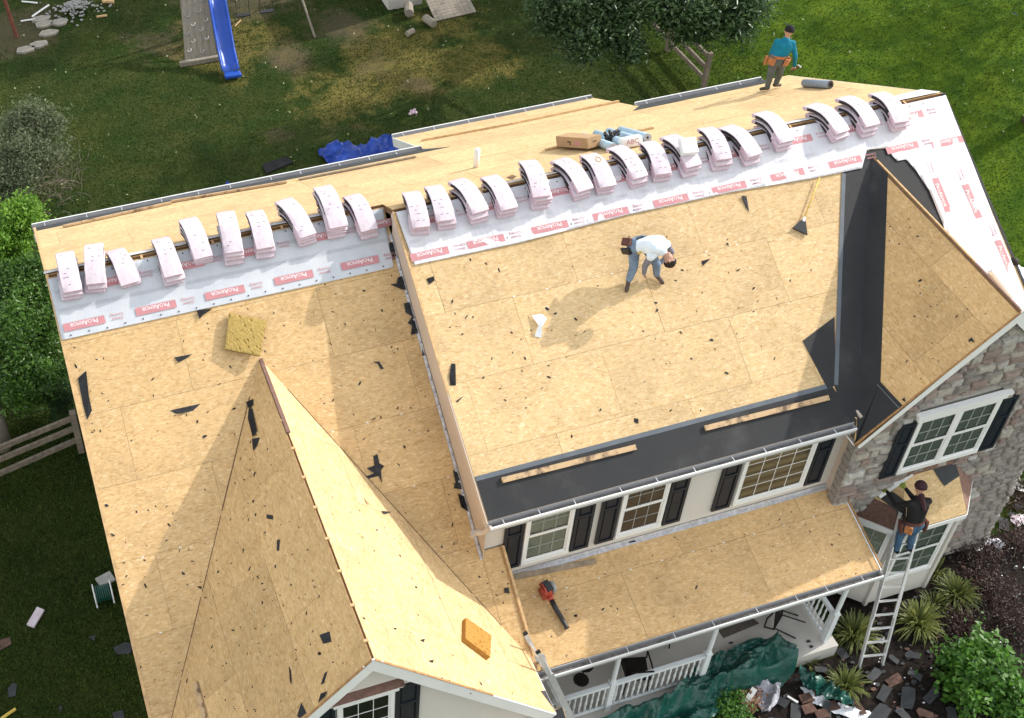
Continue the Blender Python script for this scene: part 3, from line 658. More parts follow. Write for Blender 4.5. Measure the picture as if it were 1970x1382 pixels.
wall_poly('garage_side_wall', [(.36, WY, 0), (.36, YE+.05, 0), (.36, YE+.05, zl(YE)-.1), (.36, WY, zl(WY)-.1)], (-.05, 0, 0), 'siding')
# left walls of the wing and right/back walls (plain, mostly out of sight)
wall_poly('side_wall', [(-5.7, 4.4, 0), (-5.7, -6.1, 0), (-5.7, -6.1, zl(-6.1)-.12), (-5.7, YL, ZL-.12), (-5.7, 4.4, zr-.12)], (.05, 0, 0), 'siding')
wall_poly('side_wall', [(L-.2, SY, 0), (L-.2, 4.4, 0), (L-.2, 4.4, zr-.1), (L-.2, 0, H-.14), (L-.2, WY, H+PM*WY-.12), (L-.2, SY, H+PM*WY-.12)], (-.05, 0, 0), 'siding')
wall_poly('rear_wall', [(-5.7, 4.38, 0), (L-.2, 4.38, 0), (L-.2, 4.38, zr-.1), (-5.7, 4.38, zr-.1)], (0, -.05, 0), 'siding')
wall_poly('rear_wall', [(BU0+.1, 6.3, 0), (BU1-.1, 6.3, 0), (BU1-.1, 6.3, zb-.1), (BU0+.1, 6.3, zb-.1)], (0, -.05, 0), 'siding')
wall_poly('rear_wall', [(BU0+.12, 4.4, 0), (BU0+.12, 6.3, 0), (BU0+.12, 6.3, zb-.1), (BU0+.12, 4.4, zr-.1)], (.05, 0, 0), 'siding')
wall_poly('rear_wall', [(BU1-.12, 4.4, 0), (BU1-.12, 6.3, 0), (BU1-.12, 6.3, zb-.1), (BU1-.12, 4.4, zr-.1)], (-.05, 0, 0), 'siding')
wall_poly('garage_wall', [(-5.7, YE+.1, 0), (.36, YE+.1, 0), (.36, YE+.1, 3.1), (-5.7, YE+.1, 3.1)], (0, .05, 0), 'siding')
# left gable front
GW = YF+.14; OG = V(0, GW, 0)
gw = wall_poly('gable_wall', [(XG-WE+.12, GW+.06, 0), (XG+WE-.12, GW+.06, 0), (XG+WE-.12, GW+.06, ZG-PG*(WE-.12)-.12), (XG, GW+.06, ZG-.14), (XG-WE+.12, GW+.06, ZG-PG*(WE-.12)-.12)], (0, -.06, 0), 'siding')
rk = lambda z: (XG-max(.02, (ZG-.16-z)/PG), XG+max(.02, (ZG-.16-z)/PG))
for sg in (-1, 1):
    S = GR if sg > 0 else GL
    n = S.n;  mb = MB(); e_ = .012+(.004 if sg > 0 else 0); mb.bar(S.at(-YF+e_, .0, -.105), S.at(-YF+e_, WE*kG, -.105), .024, .20, n); obj('rake_board', mb, 'trim_white', house)
    mb = MB(); mb.bar(S.at(-YF-.07, .24, -.20), S.at(-YF-.07, WE*kG, -.20), .14, .012, n); obj('soffit', mb, 'trim_white', house)
    mb = MB(); mb.bar(S.at(-YF+.018, .03, .003), S.at(-YF+.018, WE*kG*(.62 if sg > 0 else 1), .003), .036, .010, n); obj('drip_edge', mb, 'osb_edge', house)
wl = gy(646, 1347, GW).x; wr = gy(757, 1318, GW).x; wt = gy(700, 1338, GW).z
boards(gw, OG, X_, NO, XG-3, XG+3, 1.9, ZG-.2, rake=rk, holes=[(wl, wr, wt-1.3, wt)])
window(OG, X_, NO, wl, wr, wt-1.45, wt, 1, 3, 4, False, 'interior', head=.14)
mb = MB(); mb.box(((wl+wr)/2, GW-.075, wt+.198), (wr-wl+.26, .15, .012)); obj('head_flashing', mb, 'copper_shingle', house)
shutter(OG, X_, NO, wr+.03, wr+.40, wt-1.4, wt+.02); shutter(OG, X_, NO, wl-.40, wl-.03, wt-1.4, wt+.02)
# pent roof over the garage door
PT = Slope((XG, GW, 3.02), (1, 0, 0), (0, -1, -.55))
pp = [(.4, 0), (3.3, 0), (3.3, .75), (.4, .75)]; d = deck(PT, pp, th=.05); panels(PT, pp, d, .9, 0, 'osb_shed')
sheet('eave_membrane', PT, [(.8, .0), (2.2, .0), (2.0, .12), (1.7, .22), (1.3, .14), (.8, .3)], 'felt'); sheet('eave_membrane', PT, [(2.75, .05), (3.29, .0), (3.29, .74), (2.95, .74), (3.05, .4), (2.7, .2)], 'felt')
mb = MB(); mb.box((XG+1.9, GW-.024, 3.05), (2.5, .006, .05)); obj('wall_flashing', mb, 'flashing', house)
# gable eave right side: board and felt at the corner
mb = MB(); mb.bar(GR.at(-YF, WE*kG+.012, -.07), GR.at(6.18, WE*kG+.012, -.07), .022, .13, GR.n); obj('fascia', mb, 'trim_white', house)
t = [GR.px(*q) for q in ((1040, 1330), (1058, 1332), (1085, 1380), (1064, 1362))]
sheet('eave_membrane', GR, [(min(a, -YF-.01), min(b, WE*kG-.005)) for a, b in t], 'felt_grey')

# stone gable wall, stone by stone
zs_ = lambda x: ZC-PC*abs(x-XC)-.19
stone_wall = wall_poly('stone_wall', [(6.86, SY+.2, 0), (11.28, SY+.2, 0), (11.28, SY+.2, zs_(11.28)), (XC, SY+.2, zs_(XC)), (6.86, SY+.2, zs_(6.86))], (0, -.2, 0), 'mortar')
skipr = [(7.90, 9.70, 3.60, 5.36), (7.60, 10.06, 3.66, 5.02), (7.50, 10.0, -1, 2.55)]
def bayroof(x, z): return z < 3.44 and z > 2.5 and 7.5+(z-2.6)*.9 < x < 9.95-(z-2.6)*.75
Rs = random.Random(21); z = .02; nst = 0
far = MB()
while z < 7.25:
    hh = Rs.uniform(.11, .25); x = 6.86
    while x < 11.26:
        ww = Rs.uniform(.16, .42); x1 = min(x+ww, 11.28); cx, cz = (x+x1)/2, z+hh/2
        bad = any(a < cx < b and c < cz < d_ for a, b, c, d_ in skipr) or bayroof(cx, cz) or cz+hh*.4 > zs_(cx) or x1-x < .06
        if not bad:
            g = .014; pts = []
            for (qx, qz) in ((x+g, z+g), (cx+Rs.uniform(-.05, .05), z+g*.8), (x1-g, z+g), (x1-g*.9, cz), (x1-g, z+hh-g), (cx, z+hh-g*.8), (x+g, z+hh-g), (x+g*.9, cz)):
                pts.append((qx+Rs.uniform(-.028, .028), min(qz+Rs.uniform(-.026, .026), zs_(qx)-.005)))
            dp = Rs.uniform(.025, .07); mb = MB(); n8 = 8
            top = [V(cx+(a-cx)*.80, SY-dp+Rs.uniform(-.008, .008), cz+(b-cz)*.78) for a, b in pts]; bot = [V(a, SY-.001, b) for a, b in pts]
            ctr = V(cx, SY-dp-.012, cz)
            fs = [[i, 8+i, 8+(i+1) % 8, (i+1) % 8] for i in range(8)]+[[16, (i+1) % 8, i] for i in range(8)]
            vis = (cx < 10.35) and not (cz > 6.9)
            if vis and nst < 295: mb.add(top+bot+[ctr], fs); obj('stone', mb, 'stone', stone_wall, smooth=False); nst += 1
            else: far.add(top+bot+[ctr], fs)
        x = x1
    z += hh
obj('stone_course', far, 'stone', stone_wall, kind='stuff')
mb = MB()
for k in range(14): mb.box((6.85, SY+.10+Rs.uniform(-.01, .01), 2.9+k*.17+Rs.uniform(-.01, .01)), (Rs.uniform(.02, .05), .19, .15))
obj('stone_return', mb, 'stone', stone_wall)
OS = V(0, SY-.03, 0)
window(OS, X_, NO, 7.94, 9.66, 3.68, 5.14, 2, 3, 2, True, 'blind_dark', .06, head=.13)
shutter(OS, X_, NO, 7.60, 7.92, 3.64, 5.06); shutter(OS, X_, NO, 9.69, 10.03, 3.64, 5.06)
for sg, S in ((-1, CL), (1, CR)):
    mb = MB(); mb.bar(S.at(-YCF+.012+(.003 if sg > 0 else 0), 0.0, -.10), S.at(-YCF+.012+(.003 if sg > 0 else 0), WC*kC, -.10), .024, .19, S.n); obj('rake_board', mb, 'trim_white', house)
    mb = MB(); mb.bar(S.at(-YCF+.018, .03, .003), S.at(-YCF+.018, WC*kC, .003), .036, .010, S.n); obj('drip_edge', mb, 'osb_edge', house)
mb = MB(); mb.bar(CL.at(4.80, WC*kC+.01, -.07), CL.at(-YCF, WC*kC+.01, -.07), .02, .12, CL.n); obj('fascia', mb, 'trim_white', house)
mb = MB(); mb.bar(MF.at(L+.012, 0, -.09), MF.at(L+.012, EM, -.09), .022, .17, MF.n); mb.bar(RP.at(L+.012, 0, -.09), RP.at(L+.012, ER, -.09), .022, .17, RP.n); obj('rake_board', mb, 'trim_white', house)
mb = MB(); mb.bar(MF.at(L+.015, 0, .004), MF.at(L+.015, EM, .004), .05, .012, MF.n); obj('drip_edge', mb, 'felt', house)
# bay window
bp = [V(7.50, SY, 0), V(8.06, -5.55, 0), V(9.40, -5.55, 0), V(9.96, SY, 0)]
for a, b, kind in ((bp[0], bp[1], 'l'), (bp[1], bp[2], 'f'), (bp[2], bp[3], 'r')):
    xd = (b-a).normalized(); nd = V(xd.y, -xd.x, 0); W_ = (b-a).length
    bw = wall_poly('bay_wall', [a+Z_*.12-nd*.06, b+Z_*.12-nd*.06, b+Z_*2.56-nd*.06, a+Z_*2.56-nd*.06], nd*.06, 'siding')
    boards(bw, a, xd, nd, .01, W_-.01, .14, .80, .16)
    if kind != 'r': window(a, xd, nd, .10 if kind == 'l' else .14, W_-(.08 if kind == 'l' else .14), .92, 2.46, 1, 2 if kind == 'l' else 3, 2, True, 'blind_grey' if kind == 'l' else 'blind_dark', .05)
    mb = MB(); mb.box(b+Z_*1.34+nd*.02, (.07, .07, 2.44)); obj('corner_board', mb, 'siding', house)
E0, EA, EB, E1 = V(7.42, SY, 2.60), V(8.02, -5.66, 2.60), V(9.44, -5.66, 2.60), V(10.04, SY, 2.60); T0, T1 = V(8.27, SY, 3.44), V(9.35, SY, 3.44)
def tri(name, pts, mat, th=.012, lift=0.0, parent=house, uv=True, side=None):
    n = (pts[1]-pts[0]).cross(pts[2]-pts[0]).normalized(); n = n if n.z > 0 else -n; e = (pts[1]-pts[0]).normalized(); f = n.cross(e)
    mb = MB(); mb.prism([p+n*(lift-th) for p in pts], n*th, 0, 1 if side else None, [((p-pts[0]).dot(e), (p-pts[0]).dot(f)) for p in pts] if uv else None); return obj(name, mb, [mat, side] if side else mat, parent)
bd = MB(); bd.add([E0-Z_*.02, EA-Z_*.02, EB-Z_*.02, E1-Z_*.02, T0-Z_*.02, T1-Z_*.02], [[0, 1, 4], [1, 2, 5, 4], [2, 3, 5], [0, 3, 2, 1]]); br = obj('bay_roof', bd, 'deck_dark', house)
lp = lambda a, b, t: a+(b-a)*t
tri('osb_panel', [lp(EA, T0, .0), EB, T1, T0], 'osb', parent=br, side='osb_edge')
tri('osb_panel', [E0, lp(E0, EA, .99), T0], 'osb', parent=br, side='osb_edge')
tri('osb_panel', [lp(EB, E1, .01), E1, T1], 'copper_shingle', parent=br, side='osb_edge')
tri('old_shingles', [E0, lp(EA, E0, .12), lp(lp(EA, E0, .12), T0, .36), lp(E0, T0, .40)], 'shingle_brown', lift=.012, parent=br)
tri('felt_flap', [lp(EA, E0, .10), lp(EA, EB, .05), lp(lp(EA, T0, .5), T1, .05), lp(lp(E0, EA, .45), T0, .62), lp(E0, T0, .62), lp(E0, T0, .45), lp(lp(EA, E0, .18), T0, .34)], 'felt', lift=.03, parent=br)
tri('felt_flap', [lp(T0, T1, .52), lp(T0, T1, .98), lp(T1, EB, .30), lp(lp(T0, T1, .72), lp(EA, EB, .7), .40), lp(lp(T0, T1, .62), lp(EA, EB, .6), .20)], 'felt_grey', lift=.014, parent=br)
mb = MB(); mb.box(lp(T0, T1, .5)+V(-.05, -.04, .05), (1.0, .03, .13)); obj('old_shingles', mb, 'copper_shingle', br)
mb = MB(); mb.bar(lp(E0, T0, .45)+V(0, -.05, .05), T0+V(.1, -.04, .03), .10, .012, (0, -.6, 1)); obj('wall_flashing', mb, 'trim_white', br)
for a, b in ((E0, EA), (EA, EB), (EB, E1)): mb = MB(); d_ = (b-a).normalized(); mb.bar(a-Z_*.075+V(d_.y, -d_.x, 0)*.008, b-Z_*.075+V(d_.y, -d_.x, 0)*.008, .02, .11); obj('fascia', mb, 'trim_white', br)
mb = MB(); mb.add([E0-Z_*.13, EA-Z_*.13, EB-Z_*.13, E1-Z_*.13], [[0, 1, 2, 3]]); obj('soffit', mb, 'trim_white', br)

# porch
FZ = .35
mb = MB(); mb.prism([(.5, WY, 0), (.5, -6.32, 0), (6.92, -6.32, 0), (6.92, WY, 0)], (0, 0, FZ)); obj('porch_floor', mb, 'concrete', house)
mb = MB(); mb.box((3.75, -6.10, 2.56), (6.5, .14, .18)); obj('porch_beam', mb, 'trim_white', house)
PYp = -6.14
def post(x, y=PYp):
    mb = MB(); mb.box((x, y, FZ+.45), (.105, .105, .9)); mb.box((x, y, FZ+.92), (.125, .125, .04)); mb.lathe((x, y, FZ+.94), [(0, .045), (.05, .052), (.1, .040), (.18, .045), (.9, .042), (1.05, .040), (1.1, .052), (1.13, .045)], 12); mb.box((x, y, FZ+2.10), (.10, .10, .08)); obj('porch_post', mb, 'pvc_white', house)
xA = gz(1168, 1366, FZ).x; xB = gz(1345, 1306, FZ).x; xC = 6.72
for x in (.62, xA, xB, xC): post(x)
bal = MB(); bal.lathe((0, 0, 0), [(0, .017), (.16, .017), (.19, .026), (.25, .015), (.34, .028), (.44, .020), (.54, .015), (.56, .024), (.59, .017), (.74, .017)], 6); bal_me = mesh_of('baluster', bal, 'pvc_white', V(0, 0, 0), True)
def railing(a, b):
    a = Vector(a); b = Vector(b); d_ = (b-a); Lr = d_.length; d_.normalize(); mb = MB()
    mb.bar(a+Z_*.86, b+Z_*.86, .075, .05); mb.bar(a+Z_*.81, b+Z_*.81, .045, .05); mb.bar(a+Z_*.10, b+Z_*.10, .045, .06); r = obj('railing', mb, 'pvc_white', house)
    n = int(Lr/.115)
    for i in range(n):
        p = a+d_*((i+.5)*Lr/n)+Z_*.09; inst('baluster', bal_me, Matrix.Translation(p), r)
railing((.68, PYp, FZ), (xA-.06, PYp, FZ)); railing((xA+.06, PYp, FZ), (xB-.06, PYp, FZ)); railing((xC, PYp+.06, FZ), (xC, WY-.05, FZ))
# vent pipe on the rear slope, downspout elbow at the main eave corner
b = RP.p3(916, 322); mb = MB(); mb.tube([b-Z_*.1, b+Z_*.42], .055, 12); vp = obj('vent_pipe', mb, 'plastic_white', house, True)
mb = MB(); mb.prism([RP.at(*RP.px(x, y), .004) for x, y in ((975, 342), (985, 337), (994, 340), (986, 346))], RP.n*.003); obj('roof_vent_hole', mb, 'deck_dark', house)
p = V(-.06, WY-.20, ze-.12); mb = MB(); mb.tube([p+V(.09, -.05, .02), p+V(.02, .02, -.16), p+V(-.12, .12, -.26), p+V(-.13, .14, -.36)], .045, 8); mb.box(p+V(-.10, .10, -.22), (.16, .08, .02)); obj('downspout_elbow', mb, 'siding_tan', house)

cm = MB(); cm.box((0, 0, .0015), (.045, .014, .003)); clip_me = mesh_of('joint_clip', cm, 'plastic_white', V(0, 0, 0))
for S, d_, u0, u1, par in ((PR, .50, .9, 7.0, dPR), (LF, sseam, -5.4, -4.6, dLF), (LF, sseam+1.22, -5.4, -4.9, dLF), (LF, sseam-1.22, -1.9, -.2, dLF), (LF, sseam, -.8, -.1, dLF), (MF, .75+1.22, 1.6, 6.3, dMF)):
    u = u0
    while u < u1: inst('joint_clip', clip_me, frame4(S.at(u, d_+random.uniform(-.004, .004), .0), *S.ang(random.uniform(-.3, .3))), par); u += .61

# ------------------------------------------------------------------ shingle bundles draped over the ridges
def bundle_mesh(ridge, k, seed):
    """one wrapped bundle bent over the ridge, k-th in its stack; origin on the ridge line"""
    R = random.Random(seed); pf, pb = (PM, PM) if ridge == 'main' else (PL, PM)
    a, b = (pf-pb)/2, (pf+pb)/2; t = .074; r = .15+.035*k; half = .385; wd = .322+R.uniform(-.01, .01)
    n = 14; mb = MB(); ss = [-half+2*half*i/n for i in range(n+1)]
    # arc-length sampling of the bent centre line
    ys = np.linspace(-.6, .6, 241); zs = a*ys-b*(np.sqrt(ys*ys+r*r)-r*.5); cum = np.concatenate([[0], np.cumsum(np.hypot(np.diff(ys), np.diff(zs)))]); cum -= np.interp(0, ys, cum)
    lift = .030+b*(0)  # rests on the sheet
    base = lift+k*(t+.006)
    prof = [(-.5, .10), (-.475, .0), (-.25, -.02), (0, -.02), (.25, -.02), (.475, .0), (.5, .10), (.5, .5), (.5, .90), (.475, 1.0), (.2, 1.02), (0, 1.03), (-.2, 1.02), (-.475, 1.0), (-.5, .90), (-.5, .5)]
    m = len(prof); rings = []
    for i, s_ in enumerate(ss):
        y = float(np.interp(s_, cum, ys)); z = a*y-b*(math.sqrt(y*y+r*r)-r*.5)
        dz = a-b*y/math.sqrt(y*y+r*r); tn = V(0, 1, dz).normalized(); nn = V(0, -dz, 1).normalized()
        e = .97 if i in (0, n) else 1.0
        # the sheet lies lower than the rounded crest: keep the stack on the slope
        ring = []
        for (px_, pz_) in prof:
            w_ = px_*wd*e+R.uniform(-.003, .003); h_ = base+(pz_ if 0 < i < n else .5+(pz_-.5)*.88)*t+R.uniform(-.002, .002); ring.append(len(mb.v)); mb.v.append(V(w_, y, z)+nn*h_); mb.uv.append(None)
        rings.append(ring)
    for i in range(n):
        mid = (ss[i]+ss[i+1])/2
        for j in range(m):
            q = (j+1) % m; mb.f.append([rings[i][j], rings[i+1][j], rings[i+1][q], rings[i][q]])
            side = j in (6, 7, 14, 15) or q in (7, 15)
            mb.mi.append(2 if (side and -.15 < mid < .27) else (1 if side else 0))
    mb.f.append(rings[0][::-1]); mb.mi.append(1); mb.f.append(rings[n]); mb.mi.append(1)
    for d in range(R.randint(3, 7)):   # little vent slits in the wrap
        i = R.randint(2, n-3); x = R.uniform(-.10, .10); s0 = ss[i]; y = float(np.interp(s0, cum, ys)); z = a*y-b*(math.sqrt(y*y+r*r)-r*.5); dz = a-b*y/math.sqrt(y*y+r*r); nn = V(0, -dz, 1).normalized()
        mb.box(V(x, y, z)+nn*(base+t*1.065), (.042, .006, .002), (X_, V(0, 1, dz).normalized(), nn), 3)
    me_ = mesh_of('shingle_bundle', mb, ['wrap', 'wrap_side', 'shingle_edge', 'dash'], V(0, 0, 0), True); me_.set_sharp_from_angle(angle=math.radians(32)); return me_
BM = {}
def bundle(ridge, x, k, yoff, rot, label, flat=0):
    v = (ridge, k, random.randint(0, 2))
    if v not in BM: BM[v] = bundle_mesh(ridge, k, hash((ridge == 'main', k, v[2])) % 999)
    o = V(x, 0, H) if ridge == 'main' else V(x, YL, ZL)
    M4 = Matrix.Translation(o) @ Matrix.Rotation(rot, 4, 'Z') @ Matrix.Translation((0, yoff, yoff*((PM if ridge == 'main' else PL) if yoff < 0 else -PM)))
    ob = inst('shingle_bundle', BM[v], M4); return tag(ob, label, 'shingle bundle', 'shingle bundles stacked along the ridges')
ordn = ['first', 'second', 'third', 'fourth', 'fifth', 'sixth', 'seventh', 'eighth', 'ninth', 'tenth', 'eleventh', 'twelfth', 'thirteenth', 'fourteenth', 'fifteenth', 'sixteenth']
lev = ['bottom', 'second from the bottom', 'third from the bottom', 'fourth from the bottom', 'fifth from the bottom']
left = [(141, 563, 3), (193, 549, 3), (246, 547, 2), (333, 534, 3), (388, 484, 4), (455, 486, 4), (516, 480, 3), (586, 455, 4), (653, 430, 5), (709, 445, 3)]
right = [(820, 435, 3), (866, 425, 3), (920, 412, 3), (980, 403, 3), (1053, 378, 4), (1119, 368, 3), (1171, 358, 3), (1231, 345, 3), (1286, 332, 3), (1332, 322, 3), (1399, 308, 3), (1446, 300, 3), (1512, 272, 3), (1616, 258, 3), (1676, 245, 3), (1738, 235, 3)]
for ridge, lst, S, nm in (('left', left, LF, 'lower'), ('main', right, MF, 'main')):
    for i, (px_, py_, n) in enumerate(lst):
        u, d = S.px(px_, py_, .04+n*.078); rot = random.uniform(-.17, .15)
        yo = -(d/(kL if ridge == 'left' else kM)-.345)
        for k in range(n):
            lv = 'topmost' if k == n-1 else lev[k]
            bundle(ridge, u+random.uniform(-.025, .025), k, max(-.2, min(.12, yo))-(n-1-k)*.035+random.uniform(-.02, .02), rot+random.uniform(-.035, .035), f'pale pink shingle bundle, {lv} in the {ordn[i]} stack along the {nm} ridge')
# small carton sitting on one stack
u, d = MF.px(1325, 285, .33); c = MF.at(u, d-.03, .27); mb = MB(); x, y, z = MF.ang(.12); mb.box(c+z*.06, (.30, .30, .14), (x, y, z)); me = obj('foil_carton', mb, 'plastic_white', label='white square carton sitting on a shingle stack', cat='carton')
bv = me.modifiers.new('b', 'BEVEL'); bv.width = .02; bv.segments = 2
tp = MF.at(*MF.px(1151, 307, .30), .30); mb = MB(); R_ = .045
mb.tube([tp+MF.u*R_*math.cos(a)+MF.s*R_*math.sin(a) for a in np.linspace(0, 2*math.pi, 17)], .012, 6, cap=False); obj('tape_ring', mb, 'pine', smooth=True, label='small tan tape ring lying on a shingle bundle', cat='tape')

# ------------------------------------------------------------------ torn felt scraps
RS = random.Random(5)
def jag(S, c, size, ang, asp=.5, n=9, R=RS):
    pts = []
    for i in range(n):
        t = 2*math.pi*i/n; r = size*R.uniform(.55, 1.1); x = math.cos(t)*r; y = math.sin(t)*r*asp; pts.append((c[0]+x*math.cos(ang)-y*math.sin(ang), c[1]+x*math.sin(ang)+y*math.cos(ang)))
    return pts
def scrap(S, px_poly=None, c=None, size=None, lab='', mat='felt_scrap', h=.0025, name='felt_scrap', grp=None, lift=0.0):
    pts = [S.px(*q) for q in px_poly] if px_poly else jag(S, S.px(*c), size, RS.uniform(0, 6.3), RS.uniform(.3, .6), RS.randint(6, 9))
    mb = MB(); base = [S.at(u, d, .001+lift+RS.uniform(0, .004)+(.03*RS.random()**3 if px_poly else 0)) for u, d in pts]; mb.prism(base, S.n*h)
    return obj(name, mb, mat, label=lab, cat='felt scrap', group=grp)
big = [(LF, [(150, 728), (166, 714), (171, 762), (177, 790), (168, 808), (160, 780)], 'large torn felt strip stuck beside the left rake edge'),
 (LF, [(327, 790), (386, 777), (372, 790), (350, 796), (338, 796)], 'curved dark felt blade lying on open sheathing of the left slope'),
 (LF, [(335, 688), (352, 685), (370, 682), (358, 690), (343, 698)], 'arrow-shaped felt scrap high on the left slope'),
 (LF, [(378, 598), (408, 595), (390, 607), (384, 615)], 'torn felt corner just below the grey underlayment'),
 (LF, [(716, 697), (729, 696), (738, 710), (732, 711), (726, 700)], 'bent felt scrap on the slope beside the tan wall'),
 (LF, [(718, 878), (726, 874), (730, 892), (739, 897), (733, 905), (733, 915), (735, 930), (728, 916), (706, 922), (700, 919), (720, 911), (705, 902), (720, 896)], 'cross-shaped torn felt beside the bright gable valley'),
 (LF, [(765, 535), (785, 528), (790, 560), (772, 558), (750, 548), (762, 547)], 'spiky torn felt under the upper tan wall'),
 (LF, [(776, 585), (798, 580), (812, 640), (790, 645), (792, 628), (784, 622), (792, 610), (780, 602)], 'largest torn felt patch against the tan wall'),
 (LF, [(868, 872), (878, 868), (884, 890), (872, 888), (876, 880)], 'torn felt bit under the middle of the tan wall'),
 (LF, [(870, 905), (882, 912), (888, 942), (872, 940), (876, 928)], 'ragged felt triangle low beside the tan wall'),
 (LF, [(748, 470), (760, 462), (768, 492), (756, 500), (750, 486)], 'torn felt tongue at the top of the tan wall'), (LF, [(812, 655), (818, 668), (822, 690), (812, 684)], 'felt shred below the largest patch at the tan wall'), (LF, [(838, 742), (848, 750), (850, 770), (840, 764)], 'felt nick in the middle of the tan wall foot'), (LF, [(880, 950), (892, 955), (900, 985), (886, 976)], 'curled felt strip near the low end of the tan wall'),
 (LF, [(969, 1132), (978, 1130), (980, 1142), (970, 1141)], 'felt square by the lower rake of the left wing'),
 (GL, [(480, 788), (486, 786), (496, 830), (488, 842), (478, 805)], 'long felt spear on the shaded gable slope'),
 (GL, [(476, 775), (488, 768), (488, 780), (480, 788)], 'felt flake above the long felt spear'),
 (GL, [(441, 765), (462, 757), (470, 752), (468, 762), (444, 770)], 'thin crooked felt strip near the gable peak'),
 (GL, [(486, 845), (500, 842), (495, 858), (488, 868)], 'dark felt chip below the long felt spear'),
 (GL, [(615, 1222), (634, 1215), (638, 1235), (622, 1239)], 'square felt patch on the shaded gable slope'),
 (GL, [(580, 1352), (590, 1372), (577, 1382), (574, 1378)], 'tall felt triangle by the white gable rake'),
 (GL, [(556, 1282), (560, 1290), (562, 1318), (558, 1310)], 'narrow felt sliver low on the shaded gable slope'),
 (GL, [(617, 1335), (630, 1330), (628, 1340), (613, 1352)], 'felt chunk hanging at the white gable rake'),
 (GL, [(626, 1295), (630, 1292), (624, 1315), (620, 1318)], 'slim felt shard near the white gable rake'),
 (GL, [(513, 990), (525, 992), (526, 1000), (514, 998)], 'small felt rectangle in the middle of the shaded slope'),
 (GL, [(535, 1040), (539, 1038), (537, 1060), (533, 1060)], 'thin upright felt sliver in the shaded slope'),
 (MF, [(1425, 378), (1436, 378), (1441, 409), (1434, 398)], 'long pointed felt scrap under the white underlayment'),
 (MF, [(868, 700), (876, 700), (877, 742), (866, 742), (864, 725)], 'torn felt hanging at the main roof rake'),
 (MF, [(1349, 503), (1366, 499), (1352, 512)], 'small felt wedge in the upper main slope'),
 (MF, [(820, 537), (834, 532), (836, 540), (826, 548)], 'felt curl beside the main rake below the underlayment'),
 (MF, [(877, 772), (892, 762), (880, 775)], 'felt tick at the lower main rake'),
 (MF, [(1220, 805), (1228, 806), (1228, 816), (1220, 812)], 'rounded felt chip just above the black eave membrane'),
 (PR, [(1203, 1040), (1218, 1037), (1224, 1043), (1210, 1045)], 'felt lump on the porch roof below the shutters'),
 (GR, [(733, 984), (752, 987), (738, 990)], 'felt feather on the bright gable slope'),
 (GR, [(699, 958), (711, 975), (704, 968)], 'thin felt streak high on the bright gable slope'),
 (GR, [(808, 1232), (816, 1230), (815, 1236)], 'grey felt fleck in the bright gable slope'),
 (GR, [(824, 1272), (834, 1270), (832, 1276)], 'rounded grey felt fleck near the bright gable rake'),
 (CL, [(1862, 655), (1870, 650), (1876, 660)], 'felt chip on the shaded slope by the stone gable'),
 (CL, [(1735, 770), (1742, 766), (1742, 774)], 'felt crumb at the black valley foot by the stone gable')]
for S, poly, lab in big: scrap(S, poly, lab=lab, lift=.012 if 'tan wall' in lab else 0)
small = {'LF': [(146, 705), (178, 832), (193, 830), (205, 973), (217, 1030), (237, 1125), (296, 728), (380, 812), (394, 840), (443, 706), (451, 786), (510, 650), (527, 602), (556, 900), (735, 598), (692, 738), (753, 668), (641, 770), (720, 806), (765, 785), (810, 752), (700, 845), (733, 803), (778, 860), (790, 785), (320, 1040), (345, 1060), (352, 1103), (280, 1128), (278, 1078), (333, 988), (263, 985), (325, 1010), (370, 1080), (384, 1130), (600, 545), (640, 600), (700, 560), (870, 1010), (922, 1110), (850, 1052), (955, 1145), (968, 1160)],
 'GL': [(452, 812), (468, 806), (482, 850), (420, 985), (487, 965), (492, 990), (437, 890), (490, 912), (510, 1025), (505, 1123), (508, 1135), (448, 1213), (408, 1245), (560, 1125), (615, 1258), (480, 1095), (505, 1160), (420, 1100), (545, 1165), (590, 1180), (468, 1060), (530, 1090), (395, 1150), (360, 1310), (320, 1330), (452, 930), (575, 1015)],
 'MF': [(870, 580), (897, 610), (910, 610), (960, 520), (935, 507), (905, 500), (890, 643), (866, 630), (962, 748), (930, 727), (972, 770), (1043, 747), (1012, 785), (1056, 726), (1108, 615), (1150, 550), (1264, 597), (1262, 583), (1400, 470), (1450, 600), (1520, 540), (1398, 718), (1348, 790), (1370, 655), (1330, 690), (1240, 735), (1155, 789), (1100, 840), (1053, 595), (1068, 604), (1300, 540), (1312, 520), (1490, 690), (1450, 555), (1310, 640), (1560, 520), (1570, 640), (1290, 790), (985, 640), (1010, 690), (1420, 520), (1480, 465)],
 'GR': [(725, 1020), (770, 1070), (800, 1130), (760, 1210), (700, 1190), (850, 1305), (865, 1312), (925, 1315), (905, 1335), (720, 1060)], 'PR': [(1107, 1185), (1160, 1172), (1010, 1198), (1600, 1048), (1340, 1130), (1500, 1000)], 'CL': [(1765, 455), (1790, 590), (1840, 610), (1745, 695), (1770, 540), (1730, 470)]}
where = {'LF': 'left wing slope', 'GL': 'shaded left gable slope', 'MF': 'open main slope', 'GR': 'bright sunlit gable slope', 'PR': 'porch roof', 'CL': 'shaded slope by the stone gable'}
for k, lst in small.items():
    for c in lst: scrap(globals()[k], c=c, size=RS.uniform(.022, .05), lab=f'small torn black felt chip lying on the {where[k]}', grp=f'felt chips on the {where[k]}')
